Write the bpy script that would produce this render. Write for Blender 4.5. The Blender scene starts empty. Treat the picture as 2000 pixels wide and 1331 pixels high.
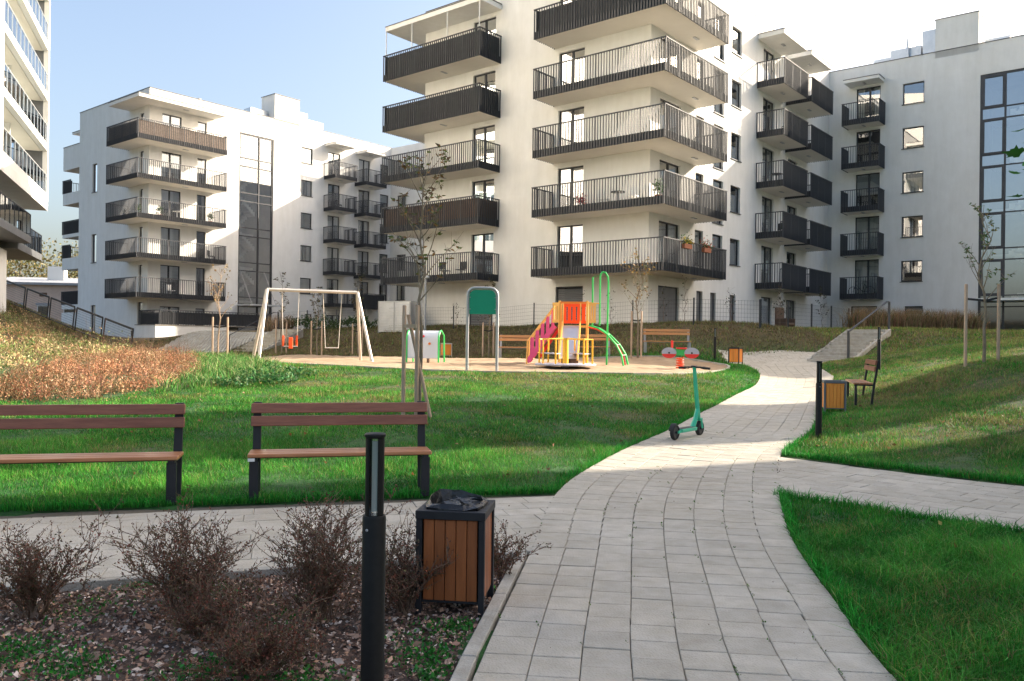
import bpy, math, random
import numpy as np
from mathutils import Vector, Matrix
random.seed(7)
RNG = np.random.default_rng(11)
scene = bpy.context.scene
col = scene.collection
R = math.radians

# ------------------------------------------------------------------ camera, sky, sun, exposure
cam_d = bpy.data.cameras.new('camera'); cam = bpy.data.objects.new('camera', cam_d); col.objects.link(cam)
cam_d.sensor_width = 36.0; cam_d.lens = 29.1; cam_d.clip_start = .05; cam_d.clip_end = 2500
cam.location = (0, 0, 1.6); cam.rotation_euler = (R(90.05), R(-.70), 0)
scene.camera = cam

SUN = Vector((2.756, .927, 1.44)).normalized()           # towards the sun
world = bpy.data.worlds.new('World'); scene.world = world; world.use_nodes = True
wn = world.node_tree; wn.nodes.clear()
sky = wn.nodes.new('ShaderNodeTexSky'); sky.sky_type = 'NISHITA'; sky.sun_disc = False
sky.sun_elevation = math.asin(SUN.z); sky.sun_rotation = math.atan2(SUN.x, SUN.y)
sky.air_density = 1.0; sky.dust_density = 6.0; sky.ozone_density = .6; sky.altitude = 100
bg = wn.nodes.new('ShaderNodeBackground'); bg.inputs['Strength'].default_value = .13
wo = wn.nodes.new('ShaderNodeOutputWorld')
wn.links.new(sky.outputs[0], bg.inputs[0]); wn.links.new(bg.outputs[0], wo.inputs[0])
sd = bpy.data.lights.new('sun', 'SUN'); sd.energy = 4.3; sd.angle = R(.53); sd.color = (1.0, .88, .72)
so = bpy.data.objects.new('sun', sd); col.objects.link(so); so.location = SUN * 120
so.rotation_euler = (-SUN).to_track_quat('-Z', 'Y').to_euler()
vs = scene.view_settings
scene.display_settings.display_device = 'sRGB'
vs.view_transform = 'Standard'; vs.look = 'None'; vs.gamma = 1; vs.use_curve_mapping = False
vs.exposure = 1.5

# ------------------------------------------------------------------ materials
MATS = {}
def pm(name, c1, c2=None, scale=6, rough=.8, bump=0, bscale=None, metal=0, rnd=0, detail=5, spec=.5, tint=None, stretch=None, attr=None, trans=0, coat=0):
    """principled material: noise between c1 and c2, optional bump, per-object random brightness, optional vertex colour"""
    m = bpy.data.materials.new(name); m.use_nodes = True; nt = m.node_tree; N = nt.nodes; L = nt.links
    b = N['Principled BSDF']; b.inputs['Roughness'].default_value = rough; b.inputs['Metallic'].default_value = metal
    b.inputs['Specular IOR Level'].default_value = spec
    if coat: b.inputs['Coat Weight'].default_value = coat
    tc = N.new('ShaderNodeTexCoord'); mp = N.new('ShaderNodeMapping'); L.new(tc.outputs['Object'], mp.inputs[0])
    if stretch: mp.inputs['Scale'].default_value = stretch
    src = None
    if c2 is not None:
        n = N.new('ShaderNodeTexNoise'); n.inputs['Scale'].default_value = scale; n.inputs['Detail'].default_value = detail
        n.inputs['Roughness'].default_value = .62
        L.new(mp.outputs[0], n.inputs['Vector'])
        r = N.new('ShaderNodeValToRGB'); r.color_ramp.elements[0].position = .32; r.color_ramp.elements[1].position = .68
        r.color_ramp.elements[0].color = (*c1, 1); r.color_ramp.elements[1].color = (*c2, 1)
        L.new(n.outputs['Fac'], r.inputs[0]); src = r.outputs[0]
        if rnd:
            oi = N.new('ShaderNodeObjectInfo'); ad = N.new('ShaderNodeVectorMath'); ad.operation = 'MULTIPLY_ADD'
            ad.inputs[1].default_value = (37, 53, 71); L.new(oi.outputs['Random'], ad.inputs[0]); L.new(mp.outputs[0], ad.inputs[2])
            L.new(ad.outputs[0], n.inputs['Vector'])
    if rnd:
        oi = N.new('ShaderNodeObjectInfo'); mr = N.new('ShaderNodeMapRange'); mr.inputs['To Min'].default_value = 1 - rnd; mr.inputs['To Max'].default_value = 1 + rnd
        L.new(oi.outputs['Random'], mr.inputs[0])
        hs = N.new('ShaderNodeHueSaturation'); L.new(mr.outputs[0], hs.inputs['Value'])
        if src: L.new(src, hs.inputs['Color'])
        else: hs.inputs['Color'].default_value = (*c1, 1)
        src = hs.outputs[0]
    if attr:
        at = N.new('ShaderNodeAttribute'); at.attribute_name = attr
        if src:
            mx = N.new('ShaderNodeMix'); mx.data_type = 'RGBA'; mx.blend_type = 'MULTIPLY'; mx.inputs[0].default_value = 1
            L.new(src, mx.inputs[6]); L.new(at.outputs['Color'], mx.inputs[7]); src = mx.outputs[2]
        else: src = at.outputs['Color']
    if src: L.new(src, b.inputs['Base Color'])
    else: b.inputs['Base Color'].default_value = (*c1, 1)
    if bump:
        nb = N.new('ShaderNodeTexNoise'); nb.inputs['Scale'].default_value = bscale or scale * 4; nb.inputs['Detail'].default_value = 4
        L.new(mp.outputs[0], nb.inputs['Vector'])
        bp = N.new('ShaderNodeBump'); bp.inputs['Strength'].default_value = min(1, bump); bp.inputs['Distance'].default_value = .02
        L.new(nb.outputs['Fac'], bp.inputs['Height']); L.new(bp.outputs[0], b.inputs['Normal'])
    if trans:
        tl = N.new('ShaderNodeBsdfTranslucent'); ms = N.new('ShaderNodeMixShader'); ms.inputs[0].default_value = trans
        if src: L.new(src, tl.inputs[0])
        else: tl.inputs[0].default_value = (*c1, 1)
        L.new(b.outputs[0], ms.inputs[1]); L.new(tl.outputs[0], ms.inputs[2]); L.new(ms.outputs[0], N['Material Output'].inputs[0])
    MATS[name] = m
    return m

def weather(name, scale, dark, stretch=(1, 1, 1), lo=.35, hi=.7, scale2=None):
    """large soft stains over a material, in world space so that they run across neighbouring pieces"""
    m = MATS[name]; N = m.node_tree.nodes; L = m.node_tree.links; b = N['Principled BSDF']; old = b.inputs['Base Color'].links[0].from_socket
    g = N.new('ShaderNodeNewGeometry'); mp = N.new('ShaderNodeMapping'); mp.inputs['Scale'].default_value = stretch; L.new(g.outputs['Position'], mp.inputs[0])
    src = None
    for sc in (scale, scale2 or scale * 5.3):
        n = N.new('ShaderNodeTexNoise'); n.inputs['Scale'].default_value = sc; n.inputs['Detail'].default_value = 7; n.inputs['Roughness'].default_value = .65; L.new(mp.outputs[0], n.inputs['Vector'])
        r = N.new('ShaderNodeValToRGB'); r.color_ramp.elements[0].position = lo; r.color_ramp.elements[1].position = hi; r.color_ramp.elements[0].color = (*dark, 1); r.color_ramp.elements[1].color = (1, 1, 1, 1); L.new(n.outputs['Fac'], r.inputs[0])
        mx = N.new('ShaderNodeMix'); mx.data_type = 'RGBA'; mx.blend_type = 'MULTIPLY'; mx.inputs[0].default_value = 1; L.new(src or old, mx.inputs[6]); L.new(r.outputs[0], mx.inputs[7]); src = mx.outputs[2]
    L.new(src, b.inputs['Base Color'])

def glass_mat(name, tint=(1, 1, 1), base=.06, boost=1.0, rough=.0):
    m = bpy.data.materials.new(name); m.use_nodes = True; nt = m.node_tree; N = nt.nodes; L = nt.links
    N.remove(N['Principled BSDF'])
    tr = N.new('ShaderNodeBsdfTransparent'); tr.inputs[0].default_value = (*tint, 1)
    gl = N.new('ShaderNodeBsdfGlossy'); gl.inputs['Roughness'].default_value = rough; gl.inputs[0].default_value = (.95, .97, 1, 1)
    fr = N.new('ShaderNodeFresnel'); fr.inputs[0].default_value = 1.55
    ma = N.new('ShaderNodeMath'); ma.operation = 'MULTIPLY_ADD'; ma.inputs[1].default_value = boost; ma.inputs[2].default_value = base; ma.use_clamp = True
    L.new(fr.outputs[0], ma.inputs[0])
    ms = N.new('ShaderNodeMixShader'); L.new(ma.outputs[0], ms.inputs[0]); L.new(tr.outputs[0], ms.inputs[1]); L.new(gl.outputs[0], ms.inputs[2])
    L.new(ms.outputs[0], N['Material Output'].inputs[0]); MATS[name] = m
    return m

pm('plaster', (.77, .76, .735), (.82, .81, .785), 1.3, .92, .25, 90, detail=8)
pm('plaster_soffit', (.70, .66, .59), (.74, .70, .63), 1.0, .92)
pm('coping', (.10, .10, .105), None, rough=.5, metal=.3)
pm('anthracite', (.035, .037, .042), (.05, .052, .058), 3, .45, metal=.2)
pm('anthracite_light', (.13, .135, .145), (.17, .175, .185), 2, .5, metal=.3)
pm('balcony_bar', (.070, .073, .080), None, rough=.6, spec=.3)
pm('screen_dark', (.03, .032, .036), (.05, .052, .056), 2.5, .7)
pm('screen_brown', (.06, .04, .033), (.085, .058, .045), 2.5, .75)
pm('screen_wicker', (.17, .13, .105), (.30, .235, .19), 9, .8)
pm('interior', (.05, .05, .05), (.09, .085, .08), .7, .9)
pm('interior_light', (.34, .36, .35), (.42, .43, .42), .7, .9)
pm('curtain', (.55, .53, .50), (.75, .73, .70), 2, .9, stretch=(14, 14, .2))
pm('blind', (.42, .42, .43), (.58, .58, .58), 3, .8, stretch=(.2, .2, 18))
pm('shutter', (.10, .105, .115), (.15, .155, .165), 3, .5, stretch=(.2, .2, 10))
pm('zinc', (.50, .52, .54), (.62, .64, .66), 1.5, .35, metal=.6)
pm('concrete', (.27, .255, .235), (.36, .34, .315), 2.2, .9, .3, 40, detail=9)
pm('paver', (.44, .405, .345), (.53, .49, .42), 5, .88, .5, 70, rnd=.07, detail=9)
pm('joint', (.09, .075, .055), (.16, .135, .10), 14, .95)
pm('kerb', (.46, .44, .40), (.54, .515, .475), 4, .9, .4, 60, rnd=.05)
pm('sand', (.35, .25, .16), (.46, .345, .235), 2.6, .95, .9, 9, detail=9)
pm('soil', (.045, .030, .022), (.09, .06, .045), 12, .95, .6, 40)
pm('wood_dark', (.19, .062, .034), (.29, .11, .062), 3.0, .48, .15, 20, rnd=.14, stretch=(1, 10, 10), coat=.12)
pm('wood_seat', (.32, .125, .05), (.45, .20, .09), 3.0, .42, .15, 20, rnd=.12, stretch=(1, 10, 10), coat=.15)
pm('wood_bin', (.21, .06, .016), (.33, .105, .03), 2.5, .45, .15, 14, rnd=.16, stretch=(9, 9, 1), coat=.15)
pm('wood_bin_fresh', (.72, .22, .025), (.86, .31, .045), 2.5, .5, .15, 14, rnd=.12, stretch=(9, 9, 1))  # fresher, more orange stain of the farther bins
pm('wood_honey', (.50, .23, .08), (.60, .30, .12), 3, .5, .1, 20, rnd=.08, stretch=(1, 9, 9))
pm('stake', (.36, .25, .17), (.50, .37, .26), 5, .85, .4, 30, rnd=.1, stretch=(8, 8, 1))
pm('black_paint', (.006, .006, .006), (.010, .010, .010), 30, .5, .06, 300, spec=.25)
pm('steel_grey', (.32, .33, .34), (.40, .41, .42), 4, .45, metal=.4)
pm('steel_frame', (.016, .017, .02), (.024, .025, .029), 5, .5, spec=.3)
pm('galv', (.55, .50, .45), (.66, .60, .53), 3, .4, metal=.35)
pm('bag', (.012, .012, .013), None, rough=.28, bump=.6, bscale=25)
pm('lens', (.75, .78, .76), None, rough=.25)
pm('rubber', (.015, .015, .016), None, rough=.7)
pm('mint', (.03, .46, .27), (.035, .50, .30), 4, .32, coat=.3)
pm('pl_green', (.05, .55, .13), None, rough=.35)
pm('pl_yellow', (.85, .46, .03), None, rough=.4)
pm('pl_amber', (.90, .50, .12), None, rough=.45)
pm('pl_orange', (.85, .24, .03), None, rough=.45)
pm('pl_red', (.72, .035, .03), None, rough=.4)
pm('pl_redorange', (.85, .085, .01), None, rough=.45)
pm('pl_pink', (.80, .10, .28), None, rough=.45)
pm('panel_green', (.0, .29, .155), (.0, .31, .17), 2, .45)
pm('panel_white', (.66, .70, .76), None, rough=.4)
pm('pl_greyblue', (.42, .44, .53), None, rough=.4)
pm('slide_steel', (.60, .62, .68), (.66, .68, .74), 3, .3, metal=.5)
pm('bark', (.16, .125, .085), (.27, .225, .165), 14, .9, .6, 40, stretch=(1, 1, .5))
pm('twig', (.115, .072, .046), (.19, .125, .082), 10, .85)
pm('wall_pink', (.58, .44, .36), (.66, .52, .43), 2, .9)
pm('roof_grey', (.30, .31, .33), (.38, .39, .41), 2, .7)
pm('brown_door', (.09, .05, .03), (.15, .085, .05), 4, .7, stretch=(8, 8, 1))
pm('terracotta', (.33, .12, .06), None, rough=.8)
pm('white_paint', (.72, .72, .70), None, rough=.5)
pm('leaf', (1, 1, 1), None, rough=.5, attr='tint', trans=.3, spec=.35)
pm('blade', (1, 1, 1), None, rough=.55, attr='tint', trans=.22, spec=.16)
pm('chip', (1, 1, 1), None, rough=.85, attr='tint')
glass_mat('pane_glass', (.86, .90, .90), .14, 2.2)
glass_mat('curtain_glass', (.84, .90, .88), .22, 2.0)
glass_mat('rail_glass', (.74, .82, .82), .12, 1.3)
glass_mat('lamp_glass', (.9, .93, .92), .04, 1.0)

weather('paver', .8, (.86, .84, .80), lo=.30, hi=.62, scale2=6)
weather('plaster', .35, (.93, .925, .91), (1, 1, .18), .30, .65, 2.2)
weather('kerb', 1.2, (.75, .73, .68)); weather('concrete', .9, (.72, .69, .63)); weather('sand', .55, (.80, .76, .70), lo=.35, hi=.6, scale2=3.5)

# ------------------------------------------------------------------ object helpers
def link(o, parent=None):
    col.objects.link(o)
    if parent is not None: o.parent = parent
    return o
def tag(o, label=None, cat=None, group=None, kind=None):
    if label: o['label'] = label
    if cat: o['category'] = cat
    if group: o['group'] = group
    if kind: o['kind'] = kind
    return o
def empty(name, loc=(0, 0, 0), rz=0, parent=None):
    o = bpy.data.objects.new(name, None); o.location = loc; o.rotation_euler = (0, 0, rz); o.empty_display_size = .2
    return link(o, parent)
def thing(name, label, cat, loc=(0, 0, 0), rz=0, group=None):
    return tag(empty(name, loc, rz), label, cat, group)
def copy_tree(o, parent=None):
    c = o.copy(); link(c); c.parent = parent
    for ch in list(o.children): copy_tree(ch, c)
    return c

class MB:
    def __init__(s): s.v = []; s.f = []
    def add(s, vs, fs):
        n = len(s.v); s.v += [tuple(p) for p in vs]; s.f += [tuple(i + n for i in f) for f in fs]; return s
    def box(s, x0, x1, y0, y1, z0, z1):
        if x0 > x1: x0, x1 = x1, x0
        if y0 > y1: y0, y1 = y1, y0
        if z0 > z1: z0, z1 = z1, z0
        return s.add([(x0, y0, z0), (x1, y0, z0), (x1, y1, z0), (x0, y1, z0), (x0, y0, z1), (x1, y0, z1), (x1, y1, z1), (x0, y1, z1)],
                     [(0, 3, 2, 1), (4, 5, 6, 7), (0, 1, 5, 4), (1, 2, 6, 5), (2, 3, 7, 6), (3, 0, 4, 7)])
    def bar(s, p0, p1, w, h=None, up=(0, 0, 1)):
        """rectangular bar: w across, h along up"""
        h = h or w; p0 = Vector(p0); p1 = Vector(p1); d = (p1 - p0).normalized(); u = Vector(up)
        if abs(d.dot(u)) > .98: u = Vector((0, 1, 0))
        a = d.cross(u).normalized() * (w / 2); b = a.cross(d).normalized() * (h / 2)
        vs = [p0 - a - b, p0 + a - b, p0 + a + b, p0 - a + b, p1 - a - b, p1 + a - b, p1 + a + b, p1 - a + b]
        return s.add(vs, [(0, 1, 2, 3), (7, 6, 5, 4), (0, 4, 5, 1), (1, 5, 6, 2), (2, 6, 7, 3), (3, 7, 4, 0)])
    def tube(s, pts, r, n=8, cap=True):
        pts = [Vector(p) for p in pts]; rs = r if isinstance(r, (list, tuple)) else [r] * len(pts)
        base = len(s.v); prev = None
        for i, p in enumerate(pts):
            t = (pts[min(i + 1, len(pts) - 1)] - pts[max(i - 1, 0)]).normalized()
            if prev is None:
                ref = Vector((0, 0, 1)) if abs(t.z) < .9 else Vector((1, 0, 0)); a = t.cross(ref).normalized()
            else: a = (prev - t * prev.dot(t)).normalized()
            prev = a; b = t.cross(a)
            for k in range(n):
                an = 2 * math.pi * k / n; q = p + (a * math.cos(an) + b * math.sin(an)) * rs[i]; s.v.append(tuple(q))
        for i in range(len(pts) - 1):
            for k in range(n):
                a0 = base + i * n + k; a1 = base + i * n + (k + 1) % n
                s.f.append((a0, a1, a1 + n, a0 + n))
        if cap:
            s.f.append(tuple(base + k for k in range(n))[::-1]); e = base + (len(pts) - 1) * n; s.f.append(tuple(e + k for k in range(n)))
        return s
    def lathe(s, prof, n=20, c=(0, 0)):
        base = len(s.v)
        for r, z in prof:
            for k in range(n):
                a = 2 * math.pi * k / n; s.v.append((c[0] + r * math.cos(a), c[1] + r * math.sin(a), z))
        for i in range(len(prof) - 1):
            for k in range(n):
                a0 = base + i * n + k; a1 = base + i * n + (k + 1) % n; s.f.append((a0, a1, a1 + n, a0 + n))
        s.f.append(tuple(base + k for k in range(n))[::-1]); e = base + (len(prof) - 1) * n; s.f.append(tuple(e + k for k in range(n)))
        return s
    def prism(s, poly, z0, z1):
        n = len(poly); return s.add([(x, y, z0) for x, y in poly] + [(x, y, z1) for x, y in poly],
            [tuple(range(n))[::-1], tuple(range(n, 2 * n))] + [(i, (i + 1) % n, n + (i + 1) % n, n + i) for i in range(n)])
    def quad(s, *p): return s.add(p, [tuple(range(len(p)))])
    def build(s, name, mat, parent=None, smooth=False, bevel=0, seg=1, loc=None, rz=0):
        me = bpy.data.meshes.new(name); me.from_pydata(s.v, [], s.f); me.update()
        if smooth: me.polygons.foreach_set('use_smooth', [True] * len(me.polygons))
        me.materials.append(MATS[mat] if isinstance(mat, str) else mat)
        o = bpy.data.objects.new(name, me); link(o, parent)
        if loc is not None: o.location = loc
        o.rotation_euler.z = rz
        if bevel:
            b = o.modifiers.new('bevel', 'BEVEL'); b.width = bevel; b.segments = seg; b.limit_method = 'ANGLE'; b.angle_limit = R(40)
        if smooth:
            try: me.set_sharp_from_angle(angle=R(45))
            except Exception: pass
        return o

def np_mesh(name, verts, faces_flat, sizes, mat, tint=None, parent=None, smooth=False):
    """fast mesh from arrays; tint is one colour per vertex"""
    me = bpy.data.meshes.new(name); nv = len(verts); nl = len(faces_flat); nf = len(sizes)
    me.vertices.add(nv); me.vertices.foreach_set('co', np.asarray(verts, dtype=np.float32).ravel())
    me.loops.add(nl); me.loops.foreach_set('vertex_index', np.asarray(faces_flat, dtype=np.int32))
    me.polygons.add(nf); st = np.zeros(nf, dtype=np.int32); st[1:] = np.cumsum(sizes)[:-1]
    me.polygons.foreach_set('loop_start', st)
    if smooth: me.polygons.foreach_set('use_smooth', np.ones(nf, dtype=bool))
    me.update(calc_edges=True)
    if tint is not None:
        a = me.color_attributes.new('tint', 'FLOAT_COLOR', 'POINT'); c = np.ones((nv, 4), dtype=np.float32); c[:, :3] = tint
        a.data.foreach_set('color', c.ravel())
    me.materials.append(MATS[mat]); o = bpy.data.objects.new(name, me); return link(o, parent)
# ------------------------------------------------------------------ terrain
CP = np.array([
 (-30,-20,0),(0,-20,0),(30,-20,.4),(-6,0,0),(0,0,0),(6,0,.05),(12,0,.4),(-8,4,0),(-4,3.5,-.03),(0,4,0),(2,4,0),(4,4,.02),(8,3,.15),
 (-4.6,7.5,0),(-2.5,8,0),(.5,8.8,0),(2.8,8.7,.02),(4.4,7,.04),(5.6,9,.09),(9,7,.35),(7,10.5,.22),(12,9,.8),
 (1.3,10.8,.05),(3.66,11.4,.08),(2.6,13.4,.14),(5.1,14,.17),(4.4,17.5,.3),(7,17.5,.30),(6.4,21,.45),(8.6,22,.48),(7.7,25,.64),(9.7,25,.65),
 (8.3,29,.84),(10,30,.89),(9,32,.95),(12.3,31.5,.95),
 (-9,9,.05),(-6,11,.12),(-3,11,.13),(0,12,.2),(-5,14,.30),(-2.2,14,.31),(-1,16,.46),(-5,17,.45),(2,17,.42),(3.6,20,.58),(-8,16,.36),
 (-1.4,22.5,.74),(4.1,23,.72),(-8.3,26.8,.82),(2,22.3,.74),(-5,24.6,.79),(6.2,25,.72),
 (-8,30,.85),(0,27,.86),(5,27,.84),(0,31,.96),(5,30.5,.96),(-5,33,.92),(7.4,28.5,.82),(-10,37,.9),
 (7.2,31.2,1.0),(3,34.2,1.07),(-.9,37.4,1.0),(-6.3,41.8,.97),(10.2,34.3,2.25),(8,35,2.28),(5.2,37,2.3),(1.3,40.1,2.3),(-4.1,44.6,2.3),(-8.5,48,2.25),
 (7.0,33.3,1.75),(4.0,35.8,1.75),(0,39,1.7),(-5.3,43.3,1.65),
 (-14,44.5,.8),(-13,50,2.1),(-17,44,.6),(-19,50,1.9),(-22,47,.55),(-20,42,.5),(-12,38,.85),(-15,57,2.15),(-22,58,1.6),(-26,60,.75),(-27,57,.6),(-20,64,2.2),
 (-9,15,.32),(-13.9,25,.92),(-18.5,30,1.7),(-15.5,33,.75),(-17.5,38,.7),(-22,42,1.75),(-28,46,3.5),(-24,36,2.4),(-30,38,3.6),(-20,22,2.0),(-14,15,.75),(-12,20,.72),(-36,50,3.6),(-26,44,2.6),
 (-30,28,3.6),(-22,12,1.5),(-45,40,3.6),(-40,60,1.2),(-35,70,1.0),(-45,85,1.0),(-60,75,1.0),
 (10.5,18.4,1.25),(7.6,14.5,.5),(12,14,1.25),(11.7,19,1.35),(8.9,17.6,.62),(9.7,21,.82),(10,24,.88),(12.7,27,1.37),(14,24,1.6),(17.3,33,1.95),(16,20,1.75),(20,26,2.1),(12.2,29.2,1.15),
 (16.8,36,2.3),(21,38,2.3),(25,40,2.3),(14.6,37,2.3),(13,38,2.3),(30,35,2.4),(20,50,2.3),(0,50,2.3),(10,45,2.3),(25,55,2.3),(30,25,2.3),(30,10,1.5),
 (60,20,2.3),(60,60,2.3),(0,80,2.2),(30,90,2.2),(-10,70,2.2),(-20,100,1.5),(100,-40,1),(-100,-40,1),(-100,120,1.5),(100,120,2.2),(0,140,2)], dtype=float)
def _phi(d2): return np.sqrt(d2 + .5)
_A = _phi(((CP[:, None, :2] - CP[None, :, :2]) ** 2).sum(-1)); _n = len(CP)
_M = np.zeros((_n + 1, _n + 1)); _M[:_n, :_n] = _A + np.eye(_n) * -.04; _M[:_n, _n] = 1; _M[_n, :_n] = 1
_W = np.linalg.solve(_M, np.append(CP[:, 2], 0))
GX = np.arange(-70, 70.01, .5); GY = np.arange(-24, 110.01, .5)
_gx, _gy = np.meshgrid(GX, GY, indexing='ij')
_d = np.zeros_like(_gx)
for (cx, cy, cz), w in zip(CP, _W[:_n]): _d += w * _phi((_gx - cx) ** 2 + (_gy - cy) ** 2)
GZ = np.clip(_d + _W[_n], -.2, 4.2)
def H(x, y):
    """ground height, works on scalars and arrays"""
    x = np.asarray(x, float); y = np.asarray(y, float)
    fx = np.clip((x - GX[0]) / .5, 0, len(GX) - 1.001); fy = np.clip((y - GY[0]) / .5, 0, len(GY) - 1.001)
    i = fx.astype(int); j = fy.astype(int); a = fx - i; b = fy - j
    return (GZ[i, j] * (1 - a) + GZ[i + 1, j] * a) * (1 - b) + (GZ[i, j + 1] * (1 - a) + GZ[i + 1, j + 1] * a) * b
def hz(x, y): return float(H(x, y))
def inpoly(x, y, poly):
    x = np.asarray(x); y = np.asarray(y); r = np.zeros(x.shape, bool); n = len(poly)
    for i in range(n):
        x0, y0 = poly[i]; x1, y1 = poly[(i + 1) % n]
        if y0 == y1: continue
        c = ((y0 > y) != (y1 > y)) & (x < (x1 - x0) * (y - y0) / (y1 - y0) + x0); r ^= c
    return r
def resample(pts, step):
    P = np.array(pts, float); 
    # catmull-rom smoothing
    out = []
    Q = np.vstack([2 * P[0] - P[1], P, 2 * P[-1] - P[-2]])
    for i in range(1, len(Q) - 2):
        for t in np.linspace(0, 1, 24, endpoint=False):
            p0, p1, p2, p3 = Q[i - 1], Q[i], Q[i + 1], Q[i + 2]
            out.append(.5 * (2 * p1 + (p2 - p0) * t + (2 * p0 - 5 * p1 + 4 * p2 - p3) * t * t + (3 * p1 - p0 - 3 * p2 + p3) * t ** 3))
    out.append(Q[-2]); out = np.array(out); s = np.append(0, np.cumsum(np.linalg.norm(np.diff(out, axis=0), axis=1)))
    n = max(2, int(s[-1] / step) + 1); t = np.linspace(0, s[-1], n)
    return np.stack([np.interp(t, s, out[:, k]) for k in range(2)], 1)

PL = [(-.75, -3), (-.50, 1), (-.17, 3.89), (.16, 6.35), (.50, 8.8), (1.22, 10.85), (2.55, 13.6), (4.35, 17.5), (6.2, 21.4), (7.5, 25), (8.15, 28), (8.2, 31.2)]
PR = [(1.5, -3), (1.70, 1), (1.86, 3.95), (2.04, 5.17), (2.34, 6.88), (2.84, 8.7), (3.72, 11.4), (5.15, 14.1), (7.0, 18.7), (8.6, 22.2), (9.75, 25.2), (10.4, 28), (12.6, 31.0)]
SL = resample(PL, .05); SR = resample(PR, .05)
PATH_POLY = [tuple(p) for p in SL[::6]] + [(8.2, 32.3), (12.0, 32.6), (13.2, 31.7)] + [tuple(p) for p in SR[::-6]]
LEFT_POLY = [(-12, 5.63), (.50, 8.80), (.16, 6.36), (-12, 2.75)]
RIGHT_POLY = [(3.72, 11.42), (2.84, 8.74), (8.2, 2.45), (10.1, 4.0)]
BED_POLY = [(.04, 6.27), (-.30, 3.89), (-.63, 1), (-.8, -2), (-9, -2), (-9, 3.58)]
SAND_POLY = [tuple(p) for p in resample([(-10.8, 33), (-10.4, 29), (-8.3, 26.8), (-5, 24.6), (-1.4, 22.6), (2, 22.4), (4.3, 23.2), (6.2, 25.3), (7.3, 27.8), (7.5, 29.6), (6.6, 31), (3.5, 31.8), (0, 33.3), (-5, 36.6), (-9, 37), (-10.8, 33)], .5)][:-1]
HARD = [PATH_POLY, LEFT_POLY, RIGHT_POLY]
GAPS = [[(.3, 6.5), (-.1, 3.9), (-.45, 1), (-.7, -3), (-1.2, -3), (-1.0, 1), (-.5, 3.9), (-.2, 6.2)], [(.2, 6.45), (-12, 2.85), (-12, 2.4), (.1, 6.1)], [(2.7, 8.8), (3.6, 11.36), (4.2, 10.9), (3.2, 8.25)]]

# one ground sheet out to the horizon, sunk a little under paths, sand and bed
far = np.array([75, 85, 100, 130, 180, 260, 400, 700, 1200, 2000])
xs = np.concatenate([-far[::-1], np.arange(-68, -16, 1.0), np.arange(-16, 16, .33), np.arange(16, 68.1, 1.0), far])
ys = np.concatenate([-far[::-1], np.arange(-60, -4, 4.0), np.arange(-4, 46, .33), np.arange(46, 100, 1.5), np.array([104, 110, 120, 140, 180, 260, 400, 700, 1200, 2000])])
gx, gy = np.meshgrid(xs, ys, indexing='ij'); zz = H(gx, gy)
zz = zz + (np.sin(gx * 1.9 + gy * .7) * np.sin(gy * 1.4 - gx * .6) * .018) * (np.abs(gx) < 60)
for P in HARD + [SAND_POLY, BED_POLY]: zz = np.where(inpoly(gx, gy, P), H(gx, gy) - .10, zz)
nx, ny = gx.shape; idx = np.arange(nx * ny).reshape(nx, ny)
fa = np.stack([idx[:-1, :-1], idx[1:, :-1], idx[1:, 1:], idx[:-1, 1:]], -1).reshape(-1, 4)
# colour of the turf itself: fresh green lawn, drier right-hand lawn, olive embankments
def dryness(x, y):
    x = np.asarray(x, float); y = np.asarray(y, float)
    n = np.sin(x * .9 + 1.3 * np.sin(y * .5)) * np.sin(y * .8 + 1.1 * np.sin(x * .6)) 
    d = np.clip((y - 31) / 3, 0, 1)                                     # embankment by the fence
    d = np.maximum(d, np.clip((x - 3.6 - .30 * np.clip(y - 8, 0, 30)) / 1.4, 0, 1) * np.clip((y - 9.3) / 2, 0, 1) * (.72 + .4 * n))
    d = np.maximum(d, .95 * np.exp(-(((x - 1.9) / 3.4) ** 2 + ((y - 20.2) / 2.6) ** 2)) * (.8 + .4 * n))
    d = np.maximum(d, np.clip((-x - 9 - .1 * y) / 3, 0, 1) * np.clip((y - 20) / 6, 0, 1))
    n2 = np.sin(x * 1.3 + 2.1 * np.sin(y * .9 + .4)) * np.sin(y * 1.5 + 1.6 * np.sin(x * 1.1)); d = np.maximum(d, (x < 6) * np.clip((y - 8.5) / 3, 0, 1) * (np.clip(n2 - .25, 0, 1) * .75 + .10 + .16 * np.clip((y - 16) / 5, 0, 1)))
    d = np.maximum(d, (x > 1.5) * (y < 9) * np.clip(n2 - .45, 0, 1) * .55)
    return np.clip(d, 0, 1)
dv = dryness(gx, gy).reshape(-1, 1)
tv = (1 - dv) * np.array([[.016, .09, .014]]) + dv * np.array([[.10, .075, .035]])
pm('turf', (.45, .5, .45), (1.3, 1.15, 1.0), 5, .95, .9, 30, attr='tint', detail=10)
g = np_mesh('ground', np.stack([gx, gy, zz], -1).reshape(-1, 3), fa.ravel(), np.full(len(fa), 4), 'turf', tv, smooth=True)
tag(g, kind='structure')

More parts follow.
